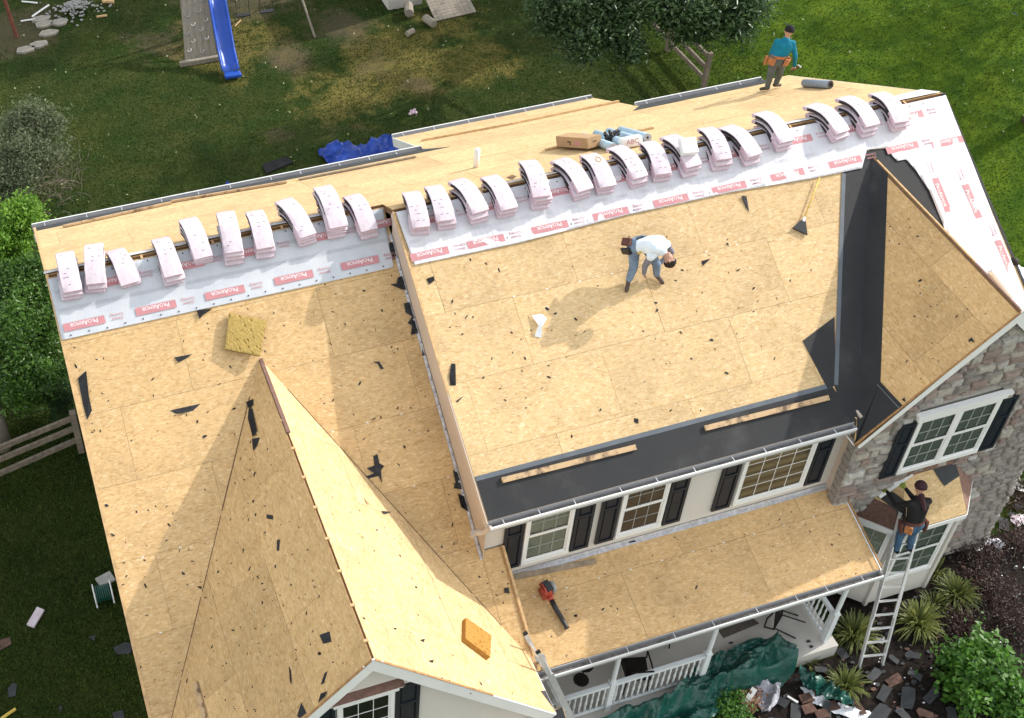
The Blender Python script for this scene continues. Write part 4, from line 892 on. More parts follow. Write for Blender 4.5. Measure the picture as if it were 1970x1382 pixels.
for k, poly, n in (('LF', polyLF, 160), ('MF', [(0.1, 1.15), (6.4, 1.15), (6.2, 4.3), (.1, 4.3)], 70), ('GL', [(2.0, .4), (7.1, .4), (7.1, 4.0), (4.0, 2.4)], 130), ('GR', [(3, .4), (7.2, .3), (7.2, 4), (5, 3)], 40), ('CL', [(1.5, .3), (5, .3), (5, 2.3), (3, 2)], 40), ('PR', polyPR, 50)):
    S = globals()[k]; mb = MB(); us = [p[0] for p in poly]; ss = [p[1] for p in poly]; i = 0
    while i < n:
        c = (RS.uniform(min(us), max(us)), RS.uniform(min(ss), max(ss)))
        if not inside(c, poly) or (k == 'LF' and in_gable(c)): continue
        i += 1; mb.prism([S.at(u, d, .0) for u, d in jag(S, c, RS.uniform(.012, .03), RS.uniform(0, 6), .4, 5)], S.n*.003)
    obj('felt_crumbs', mb, 'felt_scrap', label=f'tiny black felt crumbs scattered over the {where[k]}', cat='debris', kind='stuff')

# ------------------------------------------------------------------ boards, rolls and tools on the roof
def board(S, a, b, wd, th, mat, lab, h=0.0, name='plank', grp=None):
    A = S.p3(*a, h); B = S.p3(*b, h); mb = MB(); mb.bar(A+S.n*(th/2+.004), B+S.n*(th/2+.004), wd, th, S.n); return obj(name, mb, mat, label=lab, cat='plank', group=grp)
board(MF, (965, 925), (1222, 861), .09, .04, 'plank_dirty', 'toe board on the black eave membrane near the tan wall', .008)
board(MF, (1355, 825), (1593, 766), .09, .04, 'plank_dirty', 'toe board on the black eave membrane near the valley', .008)
board(PR, (978, 1113), (1146, 1080), .10, .02, 'pine_grey', 'grey weathered plank on the porch roof below the shutters')
board(RP, (812, 272), (985, 240), .09, .04, 'pine', 'long pine toe board on the rear bump-out roof')
board(RP, (985, 240), (1190, 197), .09, .04, 'pine', 'second pine toe board continuing along the rear bump-out')
board(RP, (122, 438), (330, 392), .09, .04, 'plank_dirty', 'toe board at the rear eave by the far corner', .008)
board(RP, (330, 390), (552, 352), .09, .04, 'plank_dirty', 'middle toe board along the dark rear eave membrane', .008)
board(RP, (575, 347), (800, 303), .09, .03, 'pine_grey', 'toe board at the rear eave beside the blue tarp', .008)
board(RP, (1050, 290), (1256, 248), .09, .04, 'pine', 'pine board under the cardboard box and rolls')
board(GL, (378, 1315), (396, 1382), .09, .03, 'plank_dirty', 'dirty plank lying low on the shaded gable slope')
# cardboard box
def rot_axes(S, a, pr): A = S.p3(*a); B = S.p3(*pr); x = (B-A).normalized(); y = S.n.cross(x); return A, B, x, y
A, B, x, y = rot_axes(RP, (1085, 285), (1146, 290)); z = RP.n
bx = thing('carton_box', 'long brown cardboard box with printed marks on the rear slope', 'box', A+z*.05); mb = MB(); mb.box((A+B)/2+z*.13-y*0+V(.02, .06, 0), ((B-A).length, .34, .20), (x, y, z)); obj('box_body', mb, 'cardboard', bx)
fc = (A+B)/2+z*.13+V(.02, .06, 0); fr_ = -1 if y.y > 0 else 1
mb = MB(); mb.box(fc+y*fr_*.1715-x*.08+z*.005, (.10, .002, .025), (x, y, z)); mb.box(fc+y*fr_*.1715-x*.05-z*.03, (.03, .002, .06), (x, y, z)); obj('printed_mark', mb, 'plastic_black', bx)
mb = MB(); mb.box(fc+y*fr_*.1715+x*.16-z*.01, (.16, .002, .07), (x, y, z)); obj('printed_mark', mb, 'print_red', bx)
mb = MB(); mb.box(fc+x*((B-A).length/2+.001)+z*.01, (.002, .10, .025), (x, y, z)); obj('hand_hole', mb, 'deck_dark', bx)
# rolls beside the box
def roll(S, a, b, r, mat, lab, grp=None, core=.03, h=None):
    A = S.p3(*a, r); B = S.p3(*b, r); d = (B-A).normalized(); t = thing('underlayment_roll', lab, 'roll', (A+B)/2-S.n*r, grp); mb = MB(); n = 20
    mb.tube([A, A+d*.004, B-d*.004, B], [r*.97, r, r, r*.97], n, cap=False)
    for P_, sg in ((A, -1), (B, 1)):
        q = d.orthogonal().normalized(); e = d.cross(q); o_ = len(mb.v); vs = []
        for rr in (r*.97, core): vs += [P_+(q*math.cos(2*math.pi*k/n)+e*math.sin(2*math.pi*k/n))*rr for k in range(n)]
        mb.add(vs, [[k, (k+1) % n, n+(k+1) % n, n+k] for k in range(n)], 1)
    obj('roll_body', mb, [mat, 'underlay_grey' if mat != 'roll_grey' else 'roll_core'], t, True)
    mb = MB(); mb.tube([A-d*.002, B+d*.002], core*1.05, 12, cap=False); mb.tube([A+d*.02, B-d*.02], core, 12); obj('roll_core', mb, 'roll_core', t); return t
for i, (a, b) in enumerate((((1122, 263), (1180, 284)), ((1147, 258), (1206, 277)), ((1171, 254), (1226, 270)), ((1194, 251), (1246, 265)))):
    roll(RP, a, b, .082, 'roll_blue', ['pale blue membrane roll right beside the cardboard box', 'second pale blue roll counted from the cardboard box', 'third pale blue roll counted from the cardboard box', 'pale blue roll farthest from the cardboard box'][i], 'pale blue rolls on the rear slope', .022)
A = RP.p3(1214, 284); sk = thing('supply_sack', 'white box shaped sack with red letters in front of the blue rolls', 'sack', A); x = (RP.p3(1240, 278)-RP.p3(1190, 288)).normalized(); z = RP.n; y = z.cross(x); mb = MB(); mb.box(A+z*.11, (.42, .20, .20), (x, y, z)); o = obj('sack_body', mb, 'plastic_white', sk, True); bv = o.modifiers.new('b', 'BEVEL'); bv.width = .04; bv.segments = 3
T3 = text_mesh('ABC', .13, 'print_red'); fs_ = -1 if y.dot(CAM-A) < 0 else 1; yy = y*fs_; rx = z.cross(yy).normalized(); rx = rx if rx.dot(RT) > 0 else -rx; inst('lettering', T3, frame4(A+z*.12+yy*.103, rx, z, yy), sk)
mb = MB(); c = RP.p3(1180, 278)
for k in range(9): q = [c+RP.u*RS.uniform(-.16, .16)+RP.s*RS.uniform(-.1, .08)+RP.n*RS.uniform(.06, .26) for _ in range(4)]; mb.tube(q, RS.uniform(.018, .035), 6)
obj('cable_tangle', mb, 'plastic_black', smooth=True, label='tangle of black straps lying on the rolls', cat='strap')
roll(RP, (1547, 160), (1598, 163), .085, 'roll_grey', 'slate blue grey roll lying beside the worker in teal', None, .04)
# broom
A = MF.p3(1577, 342, .06); B = MF.p3(1548, 418, .05); bt = thing('push_broom', 'black bristled broom with yellow handle lying on the main slope', 'broom', (A+B)/2-MF.n*.05); mb = MB(); mb.tube([A, B], .012, 8); obj('handle', mb, 'yellow', bt, True)
mb = MB(); mb.tube([B, B+(B-A).normalized()*.10], [.02, .035], 8); obj('ferrule', mb, 'plastic_white', bt)
d_ = (B-A).normalized(); sd = d_.cross(MF.n); p0 = B+d_*.08; p1 = B+d_*.30-MF.n*.01
mb = MB(); mb.add([p0+sd*.04+MF.n*.025, p0-sd*.04+MF.n*.025, p1-sd*.16+MF.n*.02, p1+sd*.13+MF.n*.02, p0+sd*.04-MF.n*.025, p0-sd*.04-MF.n*.025, p1-sd*.16-MF.n*.02, p1+sd*.13-MF.n*.02], [[0, 1, 2, 3], [7, 6, 5, 4], [0, 4, 5, 1], [1, 5, 6, 2], [2, 6, 7, 3], [3, 7, 4, 0]]); obj('bristles', mb, 'plastic_black', bt)
# crumpled paper strip
mb = MB(); pts = [MF.px(x, y) for x, y in ((1022, 608), (1040, 606), (1050, 615), (1040, 632), (1042, 650), (1028, 648), (1034, 628))]
pv = [MF.at(u, d, h) for (u, d), h in zip(pts, (.03, .06, .07, .10, .012, .008, .06))]; mb.add(pv, [[0, 1, 6], [1, 2, 3, 6], [6, 3, 4, 5]]); po = obj('crumpled_wrapper', mb, 'paper', label='white crumpled plastic strip lying on the main slope', cat='wrapper'); md = po.modifiers.new('t', 'SOLIDIFY'); md.thickness = .003
# insulation pads
def pad(pts, th, mat, side, lab, h0=0.0):
    a, b, c, d = pts; n = (b-a).cross(d-a).normalized(); n = n if n.z > 0 else -n; t = thing('insulation_pad', lab, 'foam pad', (a+b+c+d)/4); mb = MB(); N_ = 22; R = random.Random(3); vs = []
    for j in range(N_+1):
        for i in range(N_+1):
            p = a.lerp(b, i/N_).lerp(d.lerp(c, i/N_), j/N_); e = 0 if min(i, j, N_-i, N_-j) else -.006; pit = -.022 if R.random() < .05 else 0; vs.append(p+n*(th+e+pit+R.uniform(-.003, .003))+((b-a)*R.uniform(-.004, .004)+(d-a)*R.uniform(-.004, .004)))
    M_ = N_+1; fs = [[j*M_+i, j*M_+i+1, (j+1)*M_+i+1, (j+1)*M_+i] for j in range(N_) for i in range(N_)]; mb.add(vs, fs, 0)
    per = [i for i in range(M_)]+[j*M_+N_ for j in range(1, M_)]+[N_*M_+i for i in range(N_-1, -1, -1)]+[j*M_ for j in range(N_-1, 0, -1)]
    lo = [vs[k]-n*th+n*.0 for k in per]; o_ = len(mb.v); m = len(per); base = 0
    mb.v += lo; mb.uv += [None]*m
    for k in range(m): mb.f.append([per[k], per[(k+1) % m], o_+(k+1) % m, o_+k]); mb.mi.append(1)
    mb.f.append([o_+k for k in range(m)]); mb.mi.append(1); obj('pad_body', mb, [mat, side], t)
q = [LF.p3(x, y, .10) for x, y in ((441, 602), (513, 617), (500, 688), (432, 672))]
pad([q[0]-LF.n*.06, q[1]-LF.n*.06, q[2]+V(0, 0, .02), q[3]-LF.n*.06], .07, 'pad_yellow', 'pad_dark', 'mustard yellow pitted foam pad leaning at the gable peak')
q = [GR.p3(x, y, .09) for x, y in ((897, 1188), (946, 1222), (944, 1264), (896, 1228))]
pad([p-GR.n*.09 for p in q], .09, 'pad_orange', 'pad_orange', 'orange brown foam pad on the bright gable slope')
# leaf blower on the porch roof
c = PR.p3(1048, 1140, .0); bl = thing('leaf_blower', 'red leaf blower with long black tube on the porch roof', 'leaf blower', c); e = PR.p3(1090, 1212); d_ = (e-PR.p3(1060, 1158)).normalized(); sd = PR.n.cross(d_); n = PR.n
mb = MB(); mb.sphere(c+n*.14, (.125, .10, .13), 16, 10, ax=(d_, sd, n)); mb.box(c+n*.06+d_*.02, (.20, .20, .08), (d_, sd, n)); obj('housing', mb, 'red_plastic', bl, True)
mb = MB(); mb.lathe(c+n*.14+sd*.10, [(-.02, .11), (.03, .115), (.06, .09), (.065, .02)], 16, axis=sd); obj('fan_cover', mb, 'grey_plastic', bl, True)
mb = MB(); mb.box(c+n*.25+sd*.02, (.14, .11, .07), (d_, sd, n)); mb.box(c+n*.2-d_*.1, (.07, .14, .1), (d_, sd, n)); obj('engine', mb, 'plastic_black', bl)
mb = MB(); h0 = c+n*.22-sd*.09; mb.tube([h0-d_*.12, h0-d_*.10+n*.10, h0+n*.13, h0+d_*.10+n*.10, h0+d_*.12], .017, 8); mb.tube([h0-d_*.12, h0+d_*.12], .012, 8); obj('handle', mb, 'red_plastic', bl, True)
mb = MB(); s0 = c+d_*.10+n*.11; mb.lathe(s0, [(0, .05), (.06, .055), (.09, .05)], 14, axis=d_); obj('nozzle_collar', mb, 'red_plastic', bl, True)
mb = MB(); mb.tube([s0+d_*.08, s0+d_*.25-n*.02, s0+d_*.38+sd*.015-n*.04, e+n*.06-d_*.05, e+n*.055], [.045, .045, .042, .04, .046], 14); obj('blower_tube', mb, 'plastic_black', bl, True)

# ------------------------------------------------------------------ ladders
def ladder(name, b0, b1, t0, t1, lab, fly=None, rung=.30):
    b0, b1, t0, t1 = map(Vector, (b0, b1, t0, t1)); t = thing(name, lab, 'ladder', (b0+b1)/2); n = (b1-b0).cross(t0-b0).normalized()
    for a, b in ((b0, t0), (b1, t1)): mb = MB(); mb.bar(a, b, .030, .075, n); obj('side_rail', mb, 'aluminium', t)
    for a in (t0, t1): mb = MB(); dd = (t0-b0).normalized(); mb.bar(a, a+dd*.06, .035, .08, n); obj('end_cap', mb, 'plastic_black', t)
    for a in (b0, b1): mb = MB(); mb.box(a+Z_*.02, (.09, .07, .03)); obj('foot', mb, 'plastic_black', t)
    Ln = (t0-b0).length; k = .25
    while k < Ln-.1: mb = MB(); a = b0.lerp(t0, k/Ln); b = b1.lerp(t1, k/Ln); mb.bar(a, b, .035, .03, n); obj('rung', mb, 'aluminium', t); k += rung
    return t
lad = ladder('extension_ladder', (7.22, -6.71, 0), (7.67, -6.80, 0), (8.0, -5.47, 3.0), (8.42, -5.56, 3.0), 'aluminium ladder leaning on the bay roof under the worker in black')
n_ = V(.35, .62, -.3).normalized(); mb = MB()
for a, b in (((7.25, -6.66, .0), (8.0, -5.47, 3.0)), ((7.63, -6.74, 0), (8.40, -5.55, 3.0))):
    a, b = Vector(a), Vector(b); off = V(-.05, -.09, .05)
    mb = MB(); mb.bar(a.lerp(b, .33)+off, a.lerp(b, .80)+off, .022, .06, V(.5, .8, -.4)); obj('fly_rail', mb, 'aluminium', lad)
ld2 = ladder('extension_ladder', (1.50, -6.36, 0), (1.54, -6.78, 0), (.28, -6.05, 3.62), (.34, -6.43, 3.62), 'aluminium extension ladder leaning on the sunlit gable eave')
a0, a1 = V(1.50, -6.38, 0), V(.28, -6.07, 3.62)
for dy in (.02, -.36): mb = MB(); mb.bar(a0.lerp(a1, .05)+V(.09, dy, .03), a0.lerp(a1, .8)+V(.09, dy, .03), .028, .07, V(.95, 0, .3)); obj('fly_rail', mb, 'aluminium', ld2)
for k in range(10): p = a0.lerp(a1, .08+.075*k)+V(.09, 0, .03); mb = MB(); mb.bar(p+V(0, .02, 0), p+V(0, -.36, 0), .03, .03, (.95, 0, .3)); obj('rung', mb, 'aluminium', ld2)

# ------------------------------------------------------------------ people
def capd(P, a, b, ra, rb):
    ab = b-a; t = np.clip(((P-a) @ ab)/max(ab @ ab, 1e-9), 0, 1); return np.linalg.norm(P-(a+t[:, None]*ab), axis=1)-(ra+(rb-ra)*t)
def person(label, base, J, mats, fwd, shade=None, vox=.011, sleeve=None, gloves=None, bulk=1.12):
    """one continuous body grown from tapered limbs; mats maps region -> material"""
    t = thing('person', label, 'person', base); J = {k: Vector(v) for k, v in J.items()}; C_ = []
    def cap(a, b, ra, rb, tag_):
        k_ = bulk if tag_ in ('shirt', 'pants', 'slate') else 1.0; C_.append((Vector(a), Vector(b), ra*k_, rb*k_, tag_))
    up = (J['hed']-J['nek']).normalized(); f = Vector(fwd).normalized(); f = (f-up*f.dot(up)).normalized(); sd = f.cross(up).normalized()   # sd = his right
    hs = (J['hipR']-J['hipL']).normalized(); ss = (J['shR']-J['shL']).normalized()
    pel, che = J['pel'], J['che']
    for k in (-1, 1): cap(pel+hs*.065*k, pel.lerp(che, .45)+ss*.05*k, .105, .10, 'pants' if False else 'shirt'); cap(pel.lerp(che, .4)+ss*.055*k, che+ss*.075*k, .10, .115, 'shirt')
    for k in (-1, 1): cap(pel+hs*.07*k, pel+hs*.05*k+(pel-che).normalized()*.06, .112, .105, 'pants')
    cap(che, J['nek'].lerp(che, .35), .11, .085, 'shirt'); cap(J['shL'], J['shR'], .062, .062, 'shirt'); cap(che+ss*.06, J['shR'], .10, .06, 'shirt'); cap(che-ss*.06, J['shL'], .10, .06, 'shirt')
    cap(J['nek'].lerp(che, .15), J['hed'], .055, .052, 'skin')
    h = J['hed']; cap(h-up*.035+f*.012, h+up*.045-f*.005, .076, .088, 'skin'); cap(h-up*.085+f*.045, h-up*.04+f*.03, .042, .055, 'skin'); cap(h+f*.085-up*.005, h+f*.10-up*.03, .012, .016, 'skin')
    for k in (-1, 1): cap(h+sd*.086*k-up*.015, h+sd*.088*k+up*.025, .016, .018, 'skin')
    for s_ in 'LR':
        sh, el, wr = J['sh'+s_], J['el'+s_], J['wr'+s_]; st = sleeve or 'shirt'
        cap(sh, el, .056, .044, st); cap(el, el.lerp(wr, .92), .045, .032, st); cap(el.lerp(wr, .92), wr, .028, .026, 'skin')
        d = (wr-el).normalized(); hg = gloves or 'skin'; pd = d*.75+f*.2-Z_*.25; pd.normalize(); q = pd.cross(f).normalized() if pd.cross(f).length > .1 else sd; pn = q.cross(pd)
        pc = wr+pd*.075
        for j in (-1, 0, 1): cap(wr+pd*.01+q*.012*j, pc+q*.022*j, .020, .019, hg)
        for j, ln in enumerate((.060, .072, .068, .052)):
            k0 = pc+q*(-.033+.022*j); k1 = k0+pd*ln*.55+pn*.010; k2 = k1+pd*ln*.30+pn*.024; cap(k0, k1, .0105, .0100, hg); cap(k1, k2, .0100, .0085, hg)
        tb = wr+pd*.03-q*.030; cap(tb, tb+pd*.03-q*.025, .013, .012, hg); cap(tb+pd*.03-q*.025, tb+pd*.058-q*.030+pn*.01, .012, .010, hg)
        hp, kn, an, to = J['hip'+s_], J['kn'+s_], J['an'+s_], J['to'+s_]
        cap(hp, kn, .092, .064, 'pants'); cap(kn, an+(kn-an).normalized()*.05, .064, .050, 'pants')
        fd = (to-an); fd = fd.normalized(); cap(an-fd*.035, to-fd*.03, .043, .036, 'shoe'); cap(an, an+(kn-an).normalized()*.07, .046, .046, 'shoe')
    mb = MB()
    for a, b, ra, rb, _ in C_: mb.capsule(a, b, ra, rb, 12)
    me = mesh_of('body', mb, 'skin', Vector(base)); o = bpy.data.objects.new('tmp', me); COL.objects.link(o)
    md = o.modifiers.new('r', 'REMESH'); md.mode = 'VOXEL'; md.voxel_size = vox; sm = o.modifiers.new('s', 'SMOOTH'); sm.factor = .5; sm.iterations = 2
    dg = bpy.context.evaluated_depsgraph_get(); dg.update(); bm_ = bpy.data.meshes.new_from_object(o.evaluated_get(dg)); bpy.data.objects.remove(o)
    tags = sorted({c[4] for c in C_}); bm_.materials.clear()
    for g_ in tags: bm_.materials.append(MATS[mats[g_]])
    n = len(bm_.polygons); P = np.empty(n*3); bm_.polygons.foreach_get('center', P); P = P.reshape(n, 3)+np.array(base)
    D = np.stack([capd(P, np.array(a), np.array(b), ra, rb) for a, b, ra, rb, _ in C_], 1)
    ti = np.array([tags.index(c[4]) for c in C_]); bm_.polygons.foreach_set('material_index', ti[D.argmin(1)].astype(np.int32)); bm_.polygons.foreach_set('use_smooth', [True]*n)
    bo = bpy.data.objects.new('body', bm_); COL.objects.link(bo); put(bo, base, t)
    for k in (-1, 1): e = MB(); e.sphere(h+sd*.032*k+f*.076+up*.012, .010, 8, 6); obj('eye', e, 'hair', t, True)
    return t, dict(h=h, up=up, f=f, sd=sd, hs=hs, **J)
def hair(t, q, mat='hair', name='hair', brim=False, low=-.02, grow=1.0):
    mb = MB(); ax = (q['sd'], q['f'], q['up']); c = q['h']+q['up']*.034-q['f']*.008; n, m = 18, 8; vs = []
    for j in range(m+1):
        th = math.pi*.58*j/m
        for k in range(n):
            p = 2*math.pi*k/n; fr = max(0, math.sin(p)); r = grow*(.110+random.uniform(-.004, .004)*(name == 'hair')); tt = th*(1-.26*fr)
            vs.append(c+ax[0]*math.sin(tt)*math.cos(p)*r*.94+ax[1]*math.sin(tt)*math.sin(p)*r*1.03+ax[2]*math.cos(tt)*r)
    mb.add(vs, [[j*n+k, (j+1)*n+k, (j+1)*n+(k+1) % n, j*n+(k+1) % n] for j in range(m) for k in range(n)]); o = obj(name, mb, mat, t, True); md = o.modifiers.new('t', 'SOLIDIFY'); md.thickness = .006
    if brim: b = MB(); c0 = q['h']+q['up']*.045+q['f']*.09; b.add([c0-q['sd']*.075, c0+q['sd']*.075, c0+q['sd']*.05+q['f']*.075-q['up']*.015, c0-q['sd']*.05+q['f']*.075-q['up']*.015], [[0, 1, 2, 3]]); bb = obj('cap_brim', b, mat, t); md = bb.modifiers.new('t', 'SOLIDIFY'); md.thickness = .006
def belt(t, q, mat, pouches, r=.158):
    mb = MB(); c = q['pel'].lerp(q['che'], .16); ax = (q['che']-q['pel']).normalized(); x = q['hs']; y = ax.cross(x).normalized(); pts = [c+x*math.cos(a)*r*1.18+y*math.sin(a)*r*.86 for a in np.linspace(0, 2*math.pi, 25)]
    vs = []
    for p in pts: vs += [p-ax*.03, p+ax*.03]
    mb.add(vs, [[2*i, 2*i+2, 2*i+3, 2*i+1] for i in range(24)]); o = obj('tool_belt', mb, mat, t); md = o.modifiers.new('t', 'SOLIDIFY'); md.thickness = .008
    for ang, sx, sz, m2 in pouches:
        p = c+x*math.cos(ang)*r*1.32+y*math.sin(ang)*r*1.05-ax*sz*.55; out = (x*math.cos(ang)+y*math.sin(ang)).normalized(); tn = ax.cross(out).normalized(); b = MB()
        b.add([p+tn*sx*.5*i+ax*sz*.5*k+out*(.055 if (j and k > 0) else .035 if j else -.01) for k in (-1, 1) for j in (0, 1) for i in (-1, 1)], [[0, 1, 3, 2], [4, 6, 7, 5], [0, 4, 5, 1], [2, 3, 7, 6], [0, 2, 6, 4], [1, 5, 7, 3]]); po = obj('pouch', b, m2 or mat, o); bv = po.modifiers.new('b', 'BEVEL'); bv.width = .015; bv.segments = 2

# worker in teal standing on the rear slope, seen from behind
fL = RP.p3(1474, 176); fR = RP.p3(1491, 172)
J = dict(anL=fL+V(0, 0, .085), toL=fL+V(-.04, .17, -.05), anR=fR+V(.02, .05, .075), toR=fR+V(.20, .10, .0), pel=gy(1497, 113, 3.25), che=gy(1508, 88, 3.30), nek=gy(1514, 74, 3.33), hed=gy(1518, 61, 3.36),
 shL=gy(1495, 81, 3.36), shR=gy(1525, 84, 3.24), elL=gy(1484, 103, 3.42), wrL=gy(1483, 120, 3.52), elR=gy(1530, 108, 3.14), wrR=gy(1528, 128, 3.22), hipL=gy(1489, 118, 3.28), hipR=gy(1504, 119, 3.22), knL=gy(1482, 146, 3.25), knR=gy(1499, 145, 3.36))
t, q = person('worker in teal long-sleeved shirt and cap standing on the rear slope', fL.lerp(fR, .5), J, dict(shirt='cloth_teal', pants='cloth_grey', shoe='boot', skin='skin'), (.35, 1, -.2))
hair(t, q, 'cloth_black', 'cap', True); belt(t, q, 'leather', ((0.2, .16, .17, None), (3.0, .17, .19, None), (-.75, .15, .16, None), (-2.3, .15, .15, None)))
w_ = q['wrR']; mb = MB(); mb.tube([w_+V(-.10, -.02, -.13), w_+V(.17, .05, -.06)], .014, 8); obj('hammer_handle', mb, 'leather_dark', t); mb = MB(); mb.tube([w_+V(.16, -.02, -.04), w_+V(.17, .10, -.07)], .018, 8); obj('hammer_head', mb, 'aluminium', t)
# worker bent over on the main slope
a1 = MF.p3(1208, 548); a2 = MF.p3(1262, 537)
J = dict(anL=a1+V(0, 0, .085), toL=MF.p3(1204, 566)+V(0, 0, .04), anR=a2+V(0, 0, .085), toR=MF.p3(1276, 550)+V(0, 0, .04), hipL=gz(1220, 476, 7.50), hipR=gz(1240, 468, 7.52), pel=gz(1230, 470, 7.56), che=gz(1262, 472, 7.68), nek=gz(1277, 486, 7.60), hed=gz(1287, 500, 7.50),
 shL=gz(1252, 494, 7.56), shR=gz(1282, 470, 7.56), elL=gz(1241, 512, 7.26), wrL=gz(1239, 527, 7.03), elR=gz(1292, 486, 7.24), wrR=gz(1268, 508, 7.12), knL=gz(1219, 514, 7.16), knR=gz(1263, 508, 7.18))
t, q = person('worker in white vest bent forward picking at the main slope', a1.lerp(a2, .5), J, dict(shirt='cloth_white', pants='denim', shoe='boot', skin='skin', slate='cloth_slate'), (.75, -.75, -.5), sleeve='slate', bulk=1.22)
hair(t, q); belt(t, q, 'plastic_black', ((2.5, .14, .17, 'leather_dark'), (3.4, .14, .17, 'plastic_black')), r=.165)
mb = MB(); c = gz(1231, 487, 7.52); mb.box(c, (.05, .02, .13), (X_, V(0, .8, .6), V(0, -.6, .8))); obj('tape_measure', mb, 'yellow', t)
# worker in black on the ladder
J = dict(anL=V(7.90, -5.82, 2.31), toL=V(7.92, -5.66, 2.27), anR=V(8.16, -5.86, 2.31), toR=V(8.19, -5.70, 2.27), hipL=V(7.93, -5.80, 3.02), hipR=V(8.12, -5.83, 3.02), pel=V(8.03, -5.81, 3.06), che=V(8.07, -5.70, 3.43), nek=V(8.10, -5.60, 3.61), hed=V(8.12, -5.54, 3.74),
 shL=V(7.90, -5.66, 3.52), shR=V(8.26, -5.70, 3.50), elL=V(7.78, -5.50, 3.32), wrL=gz(1706, 945, 3.2), elR=V(8.20, -5.42, 3.28), wrR=V(8.14, -5.24, 3.36), knL=V(7.91, -5.74, 2.70), knR=V(8.14, -5.78, 2.70))
t, q = person('worker in black shirt and jeans standing on the ladder by the bay roof', V(8.03, -5.80, 2.27), J, dict(shirt='cloth_black', pants='denim_dark', shoe='cloth_black', skin='skin', glove='glove_lime'), (.1, 1, -.45), gloves='glove')
hair(t, q, 'cloth_maroon', 'head_scarf', grow=1.06); belt(t, q, 'leather_dark', ((2.9, .2, .22, None), (.1, .16, .24, None), (-2.4, .14, .16, 'leather')))
mb = MB(); mb.capsule(q['nek']+V(0, -.05, .03), q['che']+V(.02, -.13, .06), .06, .035); obj('scarf_tail', mb, 'cloth_maroon', t, True)
# worker beyond the right rake, on a ladder against the side of the house
h0 = gy(1949, 508, -3.0)
J = dict(hed=h0, nek=h0+V(.10, -.02, -.13), che=h0+V(.22, -.06, -.30), pel=h0+V(.42, -.08, -.70), shL=gy(1952, 534, -3.20), shR=h0+V(.22, .15, -.22), elL=gy(1937, 552, -3.34), wrL=gy(1918, 541, -3.28), elR=h0+V(.0, .20, -.36), wrR=h0+V(-.16, .12, -.36), hipL=h0+V(.42, -.18, -.74), hipR=h0+V(.44, .02, -.74), knL=h0+V(.38, -.18, -1.12), knR=h0+V(.40, .02, -1.12), anL=h0+V(.48, -.18, -1.52), anR=h0+V(.50, .02, -1.52), toL=h0+V(.32, -.18, -1.55), toR=h0+V(.34, .02, -1.55))
t, q = person('worker in pale shirt leaning in over the right rake edge', h0+V(.42, -.08, -1.58), J, dict(shirt='cloth_white', pants='denim', shoe='boot', skin='skin'), (-1, .1, -.3)); hair(t, q)
ladder('extension_ladder', (h0.x+1.2, h0.y-.25, 0), (h0.x+1.2, h0.y+.17, 0), (h0.x+.28, h0.y-.25, h0.z-1.0), (h0.x+.28, h0.y+.17, h0.z-1.0), 'ladder beyond the right rake under the worker in pale shirt')
roll(MF, (1906, 522), (1946, 574), .06, 'plastic_white', 'cream white roll lying along the stone gable ridge', None, .025)
c = gy(1960, 566, -3.40); mb = MB(); mb.box(c, (.34, .2, .22), (V(1, -.2, 0).normalized(), V(.2, 1, 0).normalized(), Z_)); tb = obj('tool_bag', mb, 'cloth_slate', label='dark grey tool bag hanging beside the pale shirted worker', cat='bag')

# ------------------------------------------------------------------ the back yard
ps = thing('climbing_ramp', 'weathered wooden climbing wall with pale holds leaning beside the blue slide', 'climbing wall', gz(385, 118))
BL, BR = gz(356, 118), gz(418, 112); TL, TR = gz(347, -25, 1.75), gz(397, -25, 1.75)
for i in range(5):
    a, b, c, d = BL.lerp(BR, i/5), BL.lerp(BR, (i+.96)/5), TL.lerp(TR, (i+.96)/5), TL.lerp(TR, i/5); n = (b-a).cross(d-a).normalized(); mb = MB(); mb.prism([a, b, c, d], -n*.03 if n.z < 0 else n*.03); obj('plank', mb, 'weathered', ps)
n = (BR-BL).cross(TL-BL).normalized(); n = n if n.z > 0 else -n
for i, (a, b) in enumerate(((.15, .15), (.55, .12), (.3, .27), (.75, .3), (.12, .38), (.6, .42), (.35, .5), (.8, .55), (.2, .62), (.6, .68), (.4, .78), (.15, .85), (.75, .82), (.5, .93))):
    p = BL.lerp(BR, a).lerp(TL.lerp(TR, a), b)+n*.05; e = (BR-BL).normalized(); mb = MB(); mb.tube([p+e*.06*math.cos(x)+n.cross(e)*.06*math.sin(x) for x in np.linspace(3.4, 6.8, 7)], .016, 6); obj('climbing_hold', mb, 'stone_pale', ps, True)
mb = MB(); mb.bar(gz(346, 124, .08), gz(428, 110, .08), .12, .14); obj('foot_beam', mb, 'weathered', ps)
for k in (TL, TR): mb = MB(); mb.bar(V(k.x, k.y, 0), V(k.x, k.y, 2.2), .1, .1); obj('post', mb, 'weathered', ps)
sl_ = thing('playground_slide', 'bright blue plastic slide ending on the worn lawn', 'slide', gz(445, 145)); pL = []; W0 = .27
path = [gz(414, -25, 1.75), gz(419, 10, 1.42), gz(426, 50, .95), gz(434, 95, .48), gz(440, 122, .24), gz(444, 140, .16)]
def sections(prof):
    mb = MB(); m = len(prof)
    for i, p in enumerate(path):
        d_ = (path[min(i+1, 5)]-path[max(i-1, 0)]).normalized(); sx = d_.cross(Z_).normalized(); u_ = sx.cross(d_)
        for a, b in prof: mb.v.append(p+sx*a+u_*b); mb.uv.append(None)
    for i in range(5):
        for k in range(m-1): mb.f.append([i*m+k, i*m+k+1, (i+1)*m+k+1, (i+1)*m+k]); mb.mi.append(0)
    return mb
